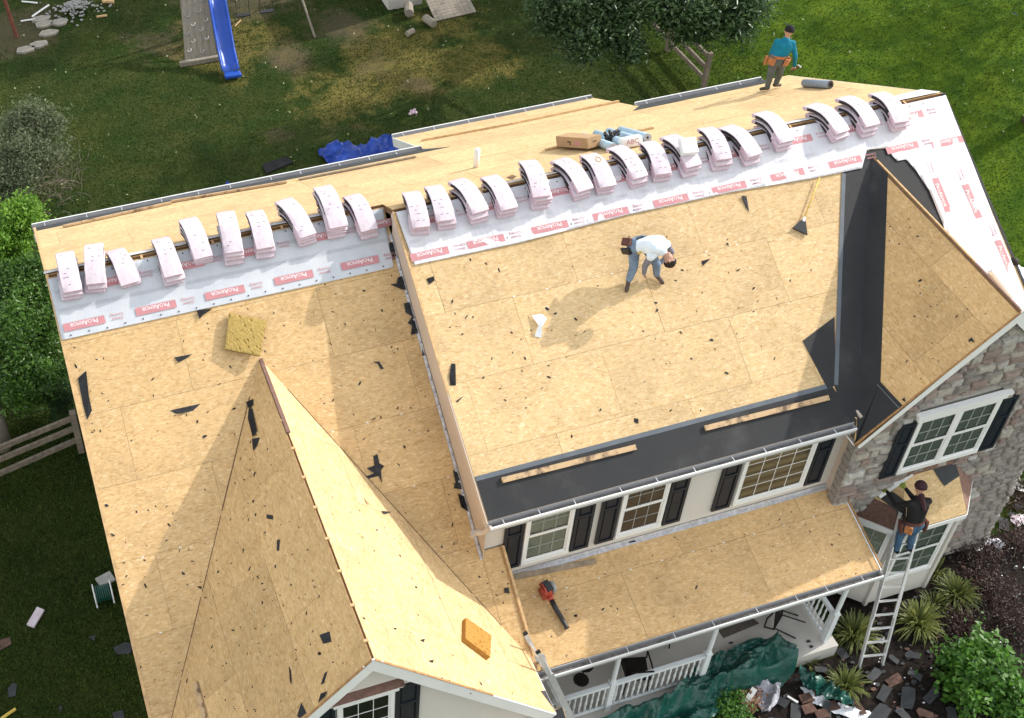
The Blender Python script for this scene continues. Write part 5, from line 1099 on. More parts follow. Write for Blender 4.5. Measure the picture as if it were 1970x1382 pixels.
o = obj('slide_bed', sections([(-.27, .10), (-.235, .14), (-.20, .10), (-.16, .03), (-.06, .0), (.06, .0), (.16, .03), (.20, .10), (.235, .14), (.27, .10)]), 'slide_blue', sl_, True); md = o.modifiers.new('t', 'SOLIDIFY'); md.thickness = .02
e = path[5]; mb = MB(); mb.box(e+V(.03, -.1, -.02), (.5, .24, .13), (V(1, -.05, 0), V(.05, 1, 0), Z_)); lip = obj('slide_lip', mb, 'slide_blue', sl_); bv = lip.modifiers.new('b', 'BEVEL'); bv.width = .05; bv.segments = 3
sw = thing('swing_set', 'grey swing frame legs and hanging swings behind the lawn', 'swing set', gz(560, 40)); A = gz(606, 72); tp = V(A.x-.5, A.y+1.2, 2.4)
for a, b in ((A, tp), (V(A.x-.5, A.y+2.4, 0), tp)): mb = MB(); mb.tube([a, b], .035, 8); obj('leg', mb, 'weathered', sw)
bL = V(TR.x+.2, TR.y+.3, 2.4); mb = MB(); mb.tube([tp+V(.2, 0, 0), bL], .05, 8); obj('top_beam', mb, 'weathered', sw)
for k, tt in enumerate((.3, .62)):
    c = tp.lerp(bL, tt); mb = MB(); mb.tube([c+V(-.2, 0, 0), c+V(-.2, -.1, -1.9)], .008, 5); mb.tube([c+V(.2, 0, 0), c+V(.2, -.1, -1.9)], .008, 5); obj('chain', mb, 'plastic_black', sw); mb = MB(); mb.box(c+V(0, -.1, -1.92), (.44, .16, .03)); obj('swing_seat', mb, 'plastic_black', sw)
def stick(a, b, r, mat, name, lab, cat, z=.05, grp=None):
    A, B = (gz(*a, z) if len(a) == 2 else gz(*a)), (gz(*b, z) if len(b) == 2 else gz(*b)); mb = MB(); mb.tube([A, A.lerp(B, .5)+V(0, 0, .004), B], r, 8); return obj(name, mb, mat, label=lab, cat=cat, group=grp)
stick((32, 72, 0), (2, -20, 1.6), .06, 'rust', 'rusty_post', 'rust red post leaning at the yard corner', 'post')
stick((452, 51), (463, 39), .02, 'pine', 'stick', 'short orange stick beside the blue slide', 'stick')
stick((40, 41), (68, 37), .025, 'plastic_white', 'pipe', 'white pipe lying flat beside the gravel heap', 'pipe', .05); stick((62, 32), (94, 10), .03, 'plastic_white', 'pipe', 'longer white pipe propped against the gravel heap', 'pipe', .1); stick((42, 3), (72, 6), .025, 'plastic_white', 'pipe', 'white pipe farthest up the yard corner', 'pipe', .06)
stick((186, 33), (206, 30), .04, 'pine', 'stick', 'pale offcut of wood on the dark leaves', 'stick', .04); stick((197, 3), (219, 3), .07, 'pine', 'stick', 'thick pale wood offcut beyond the gravel heap', 'stick', .06)
stick((818, 35), (835, 47), .13, 'weathered', 'log', 'grey cut log lying at the ramp foot', 'log', .12); stick((783, 66), (795, 59), .09, 'weathered', 'log', 'short log lying on sunlit grass', 'log', .09)
stick((786, 10), (787, 26), .14, 'weathered', 'tree_stump', 'grey stump standing by the white shed wall', 'stump', .2)
for i, (x, y, a) in enumerate(((80, 39, .1), (86, 49, .4), (116, 45, 1.1), (94, 66, 0), (76, 88, .5), (50, 98, .2))):
    p = gz(x, y); mb = MB(); mb.prism([p+V(math.cos(a+b)*rr*1.6, math.sin(a+b)*rr, 0) for b, rr in ((.2, .2), (1.3, .17), (2.2, .19), (3.4, .2), (4.2, .18), (5.5, .17))], (0, 0, .07)); obj('paving_slab', mb, 'slab', label='flat tan stone slab dropped near the gravel heap', cat='stone slab', group='stone slabs near the gravel heap')
mb = MB(); c = gz(145, 22)
for k in range(260):
    r = abs(RS.gauss(0, .42)); a = RS.uniform(0, 6.3); s_ = RS.uniform(.03, .06); mb.sphere(c+V(r*math.cos(a)*1.2, r*math.sin(a)*.8, max(.02, .34-.5*r)+RS.uniform(-.02, .03)), (s_, s_*.8, s_*.6), 6, 4)
obj('gravel_heap', mb, 'stone_pale', label='heap of pale grey stones at the yard edge', cat='gravel', kind='stuff')
mb = MB(); mb.prism([gz(505, 318, .02), gz(553, 302, .02), gz(563, 314, .02), gz(512, 336, .02)], (0, 0, .03)); obj('asphalt_board', mb, 'felt_scrap', label='dark shingle strip lying on grass by the rear eave', cat='shingle')
mb = MB(); mb.tube([gz(437, 352, .2), gz(445, 360, .0)], [.05, .07], 8); obj('water_bottle', mb, 'tarp_blue', label='dark blue bottle standing by the rear eave', cat='bottle')
mb = MB()
for k in range(8): mb.sphere(gz(793, 218)+V(RS.uniform(-.1, .1), RS.uniform(-.08, .08), RS.uniform(.02, .08)), .05, 6, 4)
obj('purple_toy', mb, 'wrap_side', smooth=True, label='small mauve toy lying on the back lawn', cat='toy')
# shed wall, ramp
sh = thing('garden_shed', 'white shed wall corner at the end of the lawn', 'shed', gz(755, 20)); a, b = gz(747, 20), gz(812, 8); d_ = (b-a).normalized(); n = V(-d_.y, d_.x, 0)
mb = MB(); mb.prism([a, b, b+n*2, a+n*2], (0, 0, 2.2)); obj('shed_wall', mb, 'siding', sh); mb = MB(); mb.prism([a-d_*.15-n*.15+Z_*2.2, b+d_*.15-n*.15+Z_*2.2, b+d_*.15+n*2.15+Z_*2.2, a-d_*.15+n*2.15+Z_*2.2], (0, 0, .08)); obj('shed_roof', mb, 'shingle_brown', sh)
rp = thing('wooden_ramp', 'grey plank ramp beside the white shed', 'ramp', gz(865, 25)); q4 = [gz(838, 42, .03), gz(916, 24, .03), gz(893, -20, .35), gz(815, -8, .35)]
for i in range(9): a, b, c, d = q4[0].lerp(q4[3], i/9), q4[1].lerp(q4[2], i/9), q4[1].lerp(q4[2], (i+.93)/9), q4[0].lerp(q4[3], (i+.93)/9); mb = MB(); mb.prism([a, b, c, d], (0, 0, .03)); obj('plank', mb, 'weathered', rp)
from mathutils import noise as MN
def crumple(name, poly, z0, amp, mat, lab, cat, seed=1, step=.06, fn=None, freq=2.0):
    us = [p[0] for p in poly]; ss = [p[1] for p in poly]; mb = MB(); idx = {}; sv = V(seed*7.3, seed*3.1, seed*1.7)
    def P3(x, y):
        p = V(x*.75+y*.45, -x*.6+y*1.3, 0)*freq+sv; wq = MN.noise_vector(p*.7)*.9; q = p+wq; rg = lambda z_: max(0, 1-abs(MN.noise(z_))*2.4)
        h = 1.0*rg(q)**1.2 + .38*rg(q*2.1+V(5, 1, 2))**1.3 + .15*rg(q*4.7+V(1, 7, 3)) + .6*(MN.noise(p*.5)+.4)
        d = MN.noise_vector(p*2.1+V(3, 9, 4))*.045; return V(x+d.x, y+d.y, z0+amp*max(0, h)*.6+(fn(x, y) if fn else 0))
    def vid(p):
        k = (round(p[0], 4), round(p[1], 4))
        if k not in idx: idx[k] = len(mb.v); mb.v.append(P3(*p)); mb.uv.append(None)
        return idx[k]
    u = min(us)
    while u < max(us):
        d = min(ss)
        while d < max(ss):
            c = cell(poly, u, u+step, d, d+step)
            if len(c) >= 3 and area(c) > 1e-6: mb.f.append([vid(p) for p in c]); mb.mi.append(0)
            d += step
        u += step
    o = obj(name, mb, mat, smooth=True, label=lab, cat=cat); o.data.set_sharp_from_angle(angle=math.radians(28)); return o
xy = lambda l, z=0.: [(gz(x, y, z).x, gz(x, y, z).y) for x, y in l]
crumple('blue_tarp', xy(((612, 300), (640, 282), (690, 285), (760, 268), (800, 280), (790, 330), (640, 330))), .02, .25, 'tarp_blue', 'crumpled blue tarp on the grass behind the rear eave', 'tarp', 4, .05)
# fences
def fence(lab, pts, hs, post_h, mat='fence_wood', rr=.055):
    t = thing('rail_fence', lab, 'fence', pts[0])
    for p in pts: mb = MB(); mb.box(Vector(p)+Z_*post_h/2, (.13, .13, post_h)); obj('post', mb, mat, t)
    for a, b in zip(pts, pts[1:]):
        for h in hs: mb = MB(); mb.bar(Vector(a)+Z_*h, Vector(b)+Z_*(h+RS.uniform(-.04, .04)), .06, .13); obj('rail', mb, mat, t)
f0, f1 = gz(1352, 172), gz(1225, 35); d_ = (f1-f0)
fence('split rail fence running under the big dark tree', [f0, f0+d_*.52, f0+d_*1.04, f0+d_*1.6, f0+d_*2.2], (.35, .72, 1.08), 1.25)
f0, f1 = V(-5.95, 3.25, 0), V(-7.85, 2.80, 0); fence('grey split rail fence meeting the wall at the dark left lawn', [f0, f1, f1+(f1-f0)], (.42, .80, 1.12), 1.3)
# small things on the shaded left lawn
hr = thing('hose_reel', 'green garden hose on a white reel by the left wall', 'hose reel', gz(200, 1140)); c = gz(198, 1140, .25)
for k in range(7): mb = MB(); mb.tube([c+V(-.12+.04*k, .16*math.cos(a), .16*math.sin(a)) for a in np.linspace(0, 6.28, 17)], .017, 6, cap=False); obj('hose_loop', mb, 'tarp_green', hr, True)
mb = MB(); mb.box(c+V(.1, .2, .12), (.32, .24, .05), (V(1, .3, 0).normalized(), V(-.3, 1, 0).normalized(), Z_)); obj('reel_tray', mb, 'grey_plastic', hr)
for sx in (-.17, .17):
    mb = MB(); mb.tube([c+V(sx, .2*math.cos(a), .2*math.sin(a)) for a in np.linspace(0, 6.28, 17)], .014, 6, cap=False); obj('reel_rim', mb, 'plastic_white', hr, True)
for k, s_ in enumerate((-1, 1)): mb = MB(); mb.bar(c+V(.17*s_, 0, 0), c+V(.17*s_, -.15, -.25), .03, .03); mb.bar(c+V(.17*s_, 0, 0), c+V(.17*s_, .15, -.25), .03, .03); obj('reel_leg', mb, 'plastic_white', hr)
mb = MB(); mb.prism([gz(x, y, .03) for x, y in ((52, 1204), (72, 1170), (86, 1176), (66, 1209))], (0, 0, .05)); pk = obj('shingle_wrapper', mb, 'wrap', label='white and pink torn wrapper lying on the dark lawn', cat='wrapper')
for i, (poly, lab) in enumerate((([(0, 1232), (20, 1226), (22, 1240), (0, 1252)], 'brown shingle scrap at the far side of the dark lawn'), ([(15, 1325), (25, 1314), (33, 1318), (30, 1340), (16, 1342)], 'blue grey shingle scrap on the dark lawn'), ([(218, 1247), (240, 1236), (258, 1240), (250, 1258), (225, 1260)], 'black shingle scrap beside the left wall'), ([(112, 1362), (120, 1358), (118, 1370)], 'tiny shingle scrap low on the dark lawn'), ([(216, 1372), (236, 1366), (240, 1382), (220, 1385)], 'dark shingle scrap near the wing corner'), ([(170, 1226), (184, 1222), (182, 1234)], 'small shingle scrap beyond the hose reel'))):
    mb = MB(); mb.prism([gz(x, y, .02) for x, y in poly], (0, 0, .012)); obj('shingle_scrap', mb, 'shingle_brown' if i == 0 else 'felt_grey', label=lab, cat='shingle')
stick((0, 1385), (30, 1364), .03, 'yellow', 'orange_pole', 'orange yellow pole end on the dark lawn', 'pole', .05)

# ------------------------------------------------------------------ plants
def leaves(name, C, size, mat, parent=None, asp=.45, tone=None, upb=.3, org=None, fold=.25, kind=None, label=None, cat=None):
    """one mesh of folded leaf faces at centres C"""
    C = np.asarray(C); n = len(C); a = NR.normal(size=(n, 3)); a[:, 2] *= .6; a /= np.linalg.norm(a, axis=1)[:, None]; nn = NR.normal(size=(n, 3)); nn[:, 2] = np.abs(nn[:, 2])+upb
    b = np.cross(nn, a); b /= np.linalg.norm(b, axis=1)[:, None]; c = np.cross(a, b); sz = size*NR.uniform(.6, 1.3, n)[:, None]
    v = np.stack([C-a*sz*.5, C+b*sz*asp*.5+c*sz*fold*.3, C+a*sz*.5, C-b*sz*asp*.5+c*sz*fold*.3], 1).reshape(-1, 3)
    org = np.array(org if org is not None else (C[:, 0].mean(), C[:, 1].mean(), C[:, 2].min())); me = bpy.data.meshes.new(name); idx = np.arange(n)*4
    f = np.stack([idx, idx+1, idx+2, idx, idx+2, idx+3], 1).reshape(-1, 3)
    me.vertices.add(4*n); me.vertices.foreach_set('co', (v-org).astype(np.float32).ravel()); me.loops.add(len(f)*3); me.loops.foreach_set('vertex_index', f.ravel().astype(np.int32)); me.polygons.add(len(f)); me.polygons.foreach_set('loop_start', (np.arange(len(f))*3).astype(np.int32)); me.update(calc_edges=True)
    at = me.attributes.new('tone', 'FLOAT', 'POINT'); tn = NR.uniform(0, 1, n) if tone is None else np.clip(tone+NR.normal(0, .18, n), 0, 1); at.data.foreach_set('value', np.repeat(tn, 4).astype(np.float32)); me.materials.append(MATS[mat])
    o = bpy.data.objects.new(name, me); COL.objects.link(o); put(o, Vector(org), parent); return tag(o, label, cat, None, kind)
def blob_pts(c, r, nclump, per, cl, shell=.55):
    P = []; tones = []; cs = []
    for k in range(nclump):
        d = NR.normal(size=3); d /= np.linalg.norm(d); q = np.array(c)+d*np.array(r)*NR.uniform(shell, 1.0); cs.append(q); m = int(per*NR.uniform(.5, 1.4)); p = q+NR.normal(size=(m, 3))*cl*NR.uniform(.6, 1.3)*np.array([1, 1, .7]); P.append(p); tones.append(np.full(m, NR.uniform(.1, .9)))
    return np.concatenate(P), np.concatenate(tones), cs
def tree(name, label, base, c, r, nclump, per, cl, leaf, mat, trunk_r=.16, group=None, shell=.45, asp=.45, twig=None, cat='tree', limbs=14, zmin=.05):
    t = thing(name, label, cat, base, group); bl = [(c, r, nclump)] if not isinstance(c, list) else c
    sets = [blob_pts(a, b_, n_, per, cl, shell) for a, b_, n_ in bl]; P = np.concatenate([x[0] for x in sets]); T = np.concatenate([x[1] for x in sets]); cs = sum([x[2] for x in sets], []); random.Random(1).shuffle(cs)
    if isinstance(c, list): c, r, _ = c[-1]
    k = P[:, 2] > zmin; leaves('crown', P[k], leaf, mat, t, asp, T[k])
    base = Vector(base); top = Vector(c)-Z_*r[2]*.35; mb = MB(); mid = base.lerp(top, .5)+V(RS.uniform(-.1, .1), RS.uniform(-.1, .1), 0); mb.tube([base-Z_*.1, base+Z_*.15, mid, top], [trunk_r*1.5, trunk_r*1.1, trunk_r*.9, trunk_r*.6], 10); obj('trunk', mb, 'trunk', t, True)
    mb = MB()
    for q in cs[:limbs*2]:
        q = Vector(q); s_ = mid.lerp(top, RS.uniform(.2, 1)); m = s_.lerp(q, .5)+V(RS.uniform(-.1, .1), RS.uniform(-.1, .1), RS.uniform(0, .2)); mb.tube([s_, m, q], [trunk_r*.35, trunk_r*.22, .008], 5)
    obj('limb', mb, twig or 'trunk', t, True, kind='stuff'); return t
ob = [(gz(1125, 15, 3.3), .95, 40), (gz(1060, 25, 3.2), .6, 22), (gz(1185, 50, 3.0), .6, 22), (gz(1120, 85, 2.8), .42, 14), (gz(1205, 95, 2.7), .25, 6), (gz(1295, 20, 3.2), .5, 18), (gz(1345, 10, 3.3), .95, 40), (gz(1410, 35, 3.2), .6, 22), (gz(1330, 55, 3.0), .4, 14), (gz(1435, 10, 3.4), .5, 18), (gz(1235, -35, 3.7), 1.3, 44)]
tree('oak_tree', 'large dark green oak overhanging the split rail fence', (12.2, 16.8, 0), [(tuple(c), (r*1.1, r, r*.85), n) for c, r, n in ob]+[((11.2, 13.2, 6.2), (2.8, 2.6, 2.2), 110)], None, None, 125, .24, .15, 'leaf_oak', .2, asp=.38)
tree('shade_tree', 'tall tree beyond the lawn that shades the swing set', (9.5, 25, 0), (9.5, 25, 7.5), (4.2, 4, 3.6), 110, 120, .5, .26, 'leaf_oak', .28, 'yard trees beyond the lawn')
tree('shade_tree', 'tall tree beyond the lawn that shades the gravel heap', (2, 28, 0), (2, 28, 7), (4.2, 4, 3.6), 100, 120, .5, .26, 'leaf_oak', .28, 'yard trees beyond the lawn')
tree('shade_tree', 'tall tree beyond the lawn beside the fence end', (21, 26, 0), (21, 26, 8), (3.4, 3, 3.2), 90, 110, .5, .26, 'leaf_oak', .28, 'yard trees beyond the lawn')
tree('shade_tree', 'tree with brown trunk at the edge of the sunny side lawn', (21.6, 6.9, 0), (22.6, 6.4, 5.2), (2.6, 2.6, 2.3), 70, 110, .45, .22, 'leaf_oak', .2, 'yard trees beyond the lawn')
tree('streak_shade_tree', 'slender unseen tree added for shade streaks nearer the white shed', (16, 18.4, 0), (16, 18.4, 5.4), (.75, .7, 3.6), 60, 70, .25, .2, 'leaf_oak', .12, 'slender unseen trees added for shade streaks')  # out of view, added to throw a streak of shade on the back lawn
tree('streak_shade_tree', 'slender unseen tree added for shade streaks nearer the sunny lawn', (17.6, 16.8, 0), (17.6, 16.8, 5.2), (.7, .7, 3.4), 60, 70, .25, .2, 'leaf_oak', .12, 'slender unseen trees added for shade streaks')  # second unseen tree, added for another shade streak beside the first
tree('shade_tree', 'sparse tall unseen tree added to dapple the sunny lawn', (34, 13.5, 0), (34, 13.5, 9), (3.0, 4.5, 2.6), 46, 70, .55, .28, 'leaf_oak', .2, 'yard trees beyond the lawn')  # out of view, added so its thin crown dapples the side lawn
b = gz(58, 330); tree('twiggy_shrub', 'airy grey green shrub with bare twigs at the lawn edge', b, [(tuple(gz(50, 300, 1.2)), (1.0, .9, .8), 80), (tuple(gz(60, 235, 1.5)), (.75, .6, .55), 44), (tuple(gz(30, 350, 1.1)), (.8, .7, .6), 40)], None, None, 130, .2, .10, 'leaf_grey', .05, asp=.4, twig='weathered', cat='shrub', limbs=40, shell=.2)
mb = MB(); c = gz(105, 345, .9)
for k in range(150):
    a = c+V(RS.gauss(0, .38), RS.gauss(0, .4), RS.uniform(-.6, .3)); d_ = V(RS.uniform(-1, 1), RS.uniform(-1, 1), RS.uniform(.1, 1)).normalized(); mb.tube([a, a+d_*.25+V(0, 0, .03), a+d_*.5+V(RS.uniform(-.1, .1), RS.uniform(-.1, .1), .0)], [.006, .004, .002], 4)
obj('bare_brush', mb, 'fence_wood', label='tangle of bare grey twigs in front of the airy shrub', cat='brush', kind='stuff')
b = gz(5, 500); tree('young_tree', 'sunlit yellow green young tree behind the far house corner', b, [(tuple(gz(22, 455, 2.6)), (.62, .55, .62), 44), (tuple(gz(45, 412, 3.0)), (.42, .4, .45), 30)], None, None, 120, .15, .10, 'leaf_bright', .05, shell=.3)
b = gz(-10, 640); tree('leafy_tree', 'dense dark green tree crowding the left rake', b, [(tuple(gz(42, 545, 2.2)), (.72, .7, .6), 50), (tuple(gz(38, 640, 1.9)), (.85, .7, .75), 60), (tuple(gz(42, 730, 1.4)), (.8, .7, .7), 50), (tuple(gz(82, 600, 1.5)), (.42, .6, .6), 40), (tuple(gz(80, 690, 1.1)), (.4, .5, .55), 36)], None, None, 150, .17, .105, 'leaf_green', .1, shell=.4)
b = gz(120, 790); tree('leafy_tree', 'small leafed dark bush between the left fence and wall', b, [(tuple(gz(112, 770, .6)), (.34, .5, .5), 44)], None, None, 110, .12, .055, 'leaf_dark', .04, shell=.3, cat='shrub')
b = gz(5, 860); mb = MB(); mb.tube([b, b+V(.05, .1, 1.0), b+V(-.1, .2, 2.6)], [.22, .16, .12], 10); obj('bare_trunk', mb, 'slab', smooth=True, label='pale bare trunk stub behind the left fence', cat='trunk')

# grass and litter on the lawn
def near_house(x, y): return -5.9 < x < 11.1 and -7.3 < y < 4.7
def bladefield(name, n, box, lo, hi, mat, label, flt=None, lean=.5):
    x0, x1, y0, y1 = box; P = np.stack([NR.uniform(x0, x1, n), NR.uniform(y0, y1, n)], 1)
    if flt: P = P[[flt(x, y) for x, y in P]]
    n = len(P); h = NR.uniform(lo, hi, n); ang = NR.uniform(0, 6.283, n); wd = .012+h*.12; dx = np.cos(ang)*wd; dy = np.sin(ang)*wd; lx = NR.normal(0, lean, n)*h; ly = NR.normal(0, lean, n)*h; z = np.zeros(n)
    v = np.stack([np.stack([P[:, 0]-dx, P[:, 1]-dy, z], 1), np.stack([P[:, 0]+dx, P[:, 1]+dy, z], 1), np.stack([P[:, 0]+lx, P[:, 1]+ly, h], 1)], 1).reshape(-1, 3)
    me = bpy.data.meshes.new(name); me.vertices.add(3*n); me.vertices.foreach_set('co', v.astype(np.float32).ravel()); me.loops.add(3*n); me.loops.foreach_set('vertex_index', np.arange(3*n).astype(np.int32)); me.polygons.add(n); me.polygons.foreach_set('loop_start', (np.arange(n)*3).astype(np.int32)); me.update(calc_edges=True)
    at = me.attributes.new('tone', 'FLOAT', 'POINT'); k = np.sin(P[:, 0]*1.1+np.sin(P[:, 1]*.7))*np.sin(P[:, 1]*.9+1.3)*.3+.5; at.data.foreach_set('value', np.repeat(np.clip(k+NR.normal(0, .25, n), 0, 1), 3).astype(np.float32)); me.materials.append(MATS[mat])
    o = bpy.data.objects.new(name, me); COL.objects.link(o); return tag(o, label, 'grass', None, 'stuff')
soils = ((2.3, 16.6, 1.0), (4.5, 17.6, 1.1), (4.9, 15.2, .6), (5.8, 14.0, .5), (-5, 20.4, 1.4), (2.0, 20.5, 2.0))
ok = lambda x, y: not near_house(x, y) and not any((x-a)**2+(y-b)**2 < (r*(.35+.8*RS.random()))**2 for a, b, r in soils)
bladefield('grass', 150000, (-9, 16, 4.5, 23), .02, .055, 'grass_blade', 'short mown grass blades of the back lawn', ok); bladefield('grass', 90000, (11, 27, -4.5, 18), .02, .05, 'grass_blade', 'short mown grass blades of the sunny side lawn', ok); bladefield('grass', 40000, (-9, -5.7, -4, 4.6), .02, .05, 'grass_blade', 'short mown grass blades of the dark left lawn')
n = 560; P = np.stack([NR.uniform(-6, 26, n), NR.uniform(4.8, 22, n), NR.uniform(.03, .06, n)], 1); P = P[[not near_house(x, y) for x, y, z in P]]; leaves('fallen_leaves', P, .075, 'fallen_leaf', asp=.6, upb=2.0, kind='stuff', label='pale fallen leaves sprinkled over the lawn', cat='leaves')

# front bed: clumps of blades, shrubs, litter
def clump(label, u, v, r, n, mat='blade', tone=.5, z=0):
    b = gz(u, v, z); t = thing('grass_clump', label, 'plant', b, 'strap leaved clumps in the front bed'); mb = MB(); tn = []
    for k in range(n):
        a = RS.uniform(0, 6.3); el = RS.uniform(.25, 1.35); L_ = r*RS.uniform(.7, 1.25); d_ = V(math.cos(a)*math.cos(el), math.sin(a)*math.cos(el), math.sin(el)); sd = d_.cross(Z_).normalized()*r*.030; p0 = b+V(math.cos(a), math.sin(a), 0)*.05; p1 = p0+d_*L_*.55; p2 = p0+d_*L_*.9-Z_*L_*.12; p3 = p2+V(d_.x, d_.y, 0)*L_*.18-Z_*L_*.18
        mb.add([p0-sd, p0+sd, p1-sd, p1+sd, p2-sd*.7, p2+sd*.7, p3], [[0, 1, 3, 2], [2, 3, 5, 4], [4, 5, 6]]); x = min(1, max(0, tone+RS.gauss(0, .25))); tn += [x]*7
    o = obj('blades', mb, mat, t); at = o.data.attributes.new('tone', 'FLOAT', 'POINT'); at.data.foreach_set('value', tn)
clump('yellowing strap leaved clump beside the ladder', 1766, 1200, .50, 230, tone=.8); clump('green strap leaved clump between the ladder and stone wall', 1838, 1145, .46, 190, tone=.5); clump('strap leaved clump against the porch corner', 1640, 1222, .48, 190, tone=.55); clump('strap leaved clump beside the torn tarp', 1625, 1320, .42, 170, tone=.6); clump('small lime clump under the stone wall', 1802, 1100, .3, 80, tone=.7); clump('small clump beside the yellowing one', 1795, 1165, .34, 80, tone=.4); clump('small green tuft at the porch step', 1555, 1275, .22, 60, tone=.6)
def shrub(label, u, v, r, mat, nc, per, leaf, cl=.15, asp=.5, name='shrub', flat=.7, grp=None):
    b = gz(u, v); t = thing(name, label, 'shrub', b, grp); P, T, cs = blob_pts((b.x, b.y, r*flat*.8), (r, r, r*flat), nc, per, cl, .3); P[:, 2] = np.maximum(P[:, 2], .03); leaves('foliage', P, leaf, mat, t, asp, T, upb=.8); mb = MB()
    for q in cs[:14]: mb.tube([b, Vector(q)], [.015, .006], 5)
    obj('stem', mb, 'trunk', t, kind='stuff')
shrub('broad bright green leafy shrub in the front bed', 1868, 1318, .78, 'leaf_hyd', 110, 34, .13, .13, .62)
shrub('green leafy shrub at the corner of the front bed', 1950, 1372, .45, 'leaf_hyd', 50, 34, .11, .12, .6)
shrub('leafy shrub beside the green tarp', 1405, 1362, .36, 'leaf_hyd', 50, 40, .07, .1, .6); shrub('browned flower heads above the tarp shrub', 1428, 1345, .30, 'leaf_dry', 40, 26, .07, .09, .8)
for i, (u, v, r, lab) in enumerate(((1900, 1135, .55, 'dark red barberry spread behind the strap leaved clumps'), (1940, 1200, .6, 'dark red barberry above the broad green shrub'), (1880, 1075, .5, 'dark red barberry under the stone wall'), (1955, 1050, .5, 'dark red barberry among the torn shingles'), (1960, 960, .55, 'red tinged shrub beside the stone wall foot'), (1850, 1210, .4, 'low dark red shrub between the clump and green shrub'))): shrub(lab, u, v, r, 'leaf_red', 60, 26, .045, .14, .6, flat=.4)
shrub('green spray beside the red shrub at the stone corner', 1962, 905, .5, 'leaf_green', 60, 40, .06, .12)
# torn shingles and wrappers on the bed
lst = [(1895, 945, .22), (1912, 972, .2), (1925, 950, .2), (1940, 935, .18), (1950, 1000, .2), (1930, 1010, .22), (1905, 1000, .16), (1870, 1010, .2), (1890, 1035, .22), (1865, 985, .14), (1958, 975, .16), (1680, 1300, .2), (1720, 1310, .24), (1760, 1300, .2), (1700, 1335, .28), (1745, 1345, .26), (1790, 1340, .22), (1650, 1360, .2), (1690, 1375, .26), (1740, 1380, .2), (1620, 1260, .18), (1580, 1290, .16), (1560, 1340, .2), (1590, 1370, .2), (1530, 1370, .2), (1500, 1350, .18), (1830, 1375, .22), (1780, 1375, .2), (1720, 1270, .16), (1660, 1250, .16), (1755, 1262, .14)]
for i, (u, v, s_) in enumerate(lst):
    p = gz(u, v, .02+.01*(i % 4)); a = RS.uniform(0, 3.1); x = V(math.cos(a), math.sin(a), RS.uniform(-.22, .22)).normalized(); y = V(-math.sin(a), math.cos(a), RS.uniform(-.22, .22)).normalized(); mb = MB(); s_ *= .62; w_, h_ = s_*RS.uniform(1.0, 1.6), s_*RS.uniform(.5, .85)
    mb.prism([p+x*w_*a1*RS.uniform(.8, 1.05)+y*h_*b1*RS.uniform(.8, 1.05)+Z_*.02 for a1, b1 in ((-1, -1), (0, -1.1), (1, -1), (1.1, 0), (1, 1), (0, .9), (-1, 1))], (0, 0, .008)); br_ = i % 5 == 2
    g_ = 'by the stone wall foot' if v < 1040 else 'on the mulch around the ladder foot'
    obj('shingle_scrap', mb, 'shingle_brown' if br_ else 'felt_grey', label=f"torn {'brown' if br_ else 'charcoal'} shingle piece lying {g_}", cat='shingle', group=f'torn shingles {g_}')
for i, (u, v, s_, m, lab) in enumerate(((1960, 1005, .3, 'wrap', 'pink and white torn wrapper beside the red shrubs'), (1848, 1050, .2, 'paper', 'white plastic shred at the stone wall foot'), (1895, 1040, .22, 'tarp_silver', 'silvery plastic shred among torn shingles'), (1880, 1058, .14, 'paper', 'small white shred beside the silvery plastic'), (1918, 1050, .16, 'tarp_silver', 'silvery scrap near the pink wrapper'), (1690, 1235, .12, 'tarp_silver', 'grey plastic bits under the ladder'), (1960, 940, .18, 'trim_white', 'white trim offcut leaning among the shingles'), (1870, 930, .08, 'paper', 'tiny white shred near the stone corner'))):
    c = gz(u, v); crumple('plastic_shred', [(c.x+math.cos(a)*s_*RS.uniform(.5, 1.1), c.y+math.sin(a)*s_*RS.uniform(.4, .9)) for a in np.linspace(0, 5.6, 8)], .03, .07, m, lab, 'plastic scrap', 30+i, .05, freq=14)
A, B = gz(1420, 1375, .1), gz(1452, 1325, .35); mb = MB(); mb.bar(A, B, .10, .07); obj('downspout_piece', mb, 'trim_white', label='white downspout offcut lying by the tarp shrub', cat='downspout')
mb = MB(); mb.bar(gz(1515, 1340, .05), gz(1535, 1352, .05), .04, .03); obj('trim_offcut', mb, 'aluminium', label='short metal strip on the dark bed', cat='strip')
for i, (u, v) in enumerate(((1555, 1365), (1580, 1375), (1600, 1360), (1550, 1345))):
    p = gz(u, v, .05); mb = MB(); mb.prism([p+V(-.12, -.08, 0), p+V(.12, -.10, .03), p+V(.11, .08, .02), p+V(-.10, .10, 0)], (0, 0, .03)); obj('roof_tile_scrap', mb, 'shingle_brown', label='reddish brown shingle bundle end on the bed edge', cat='shingle', group='reddish shingle ends on the bed edge')
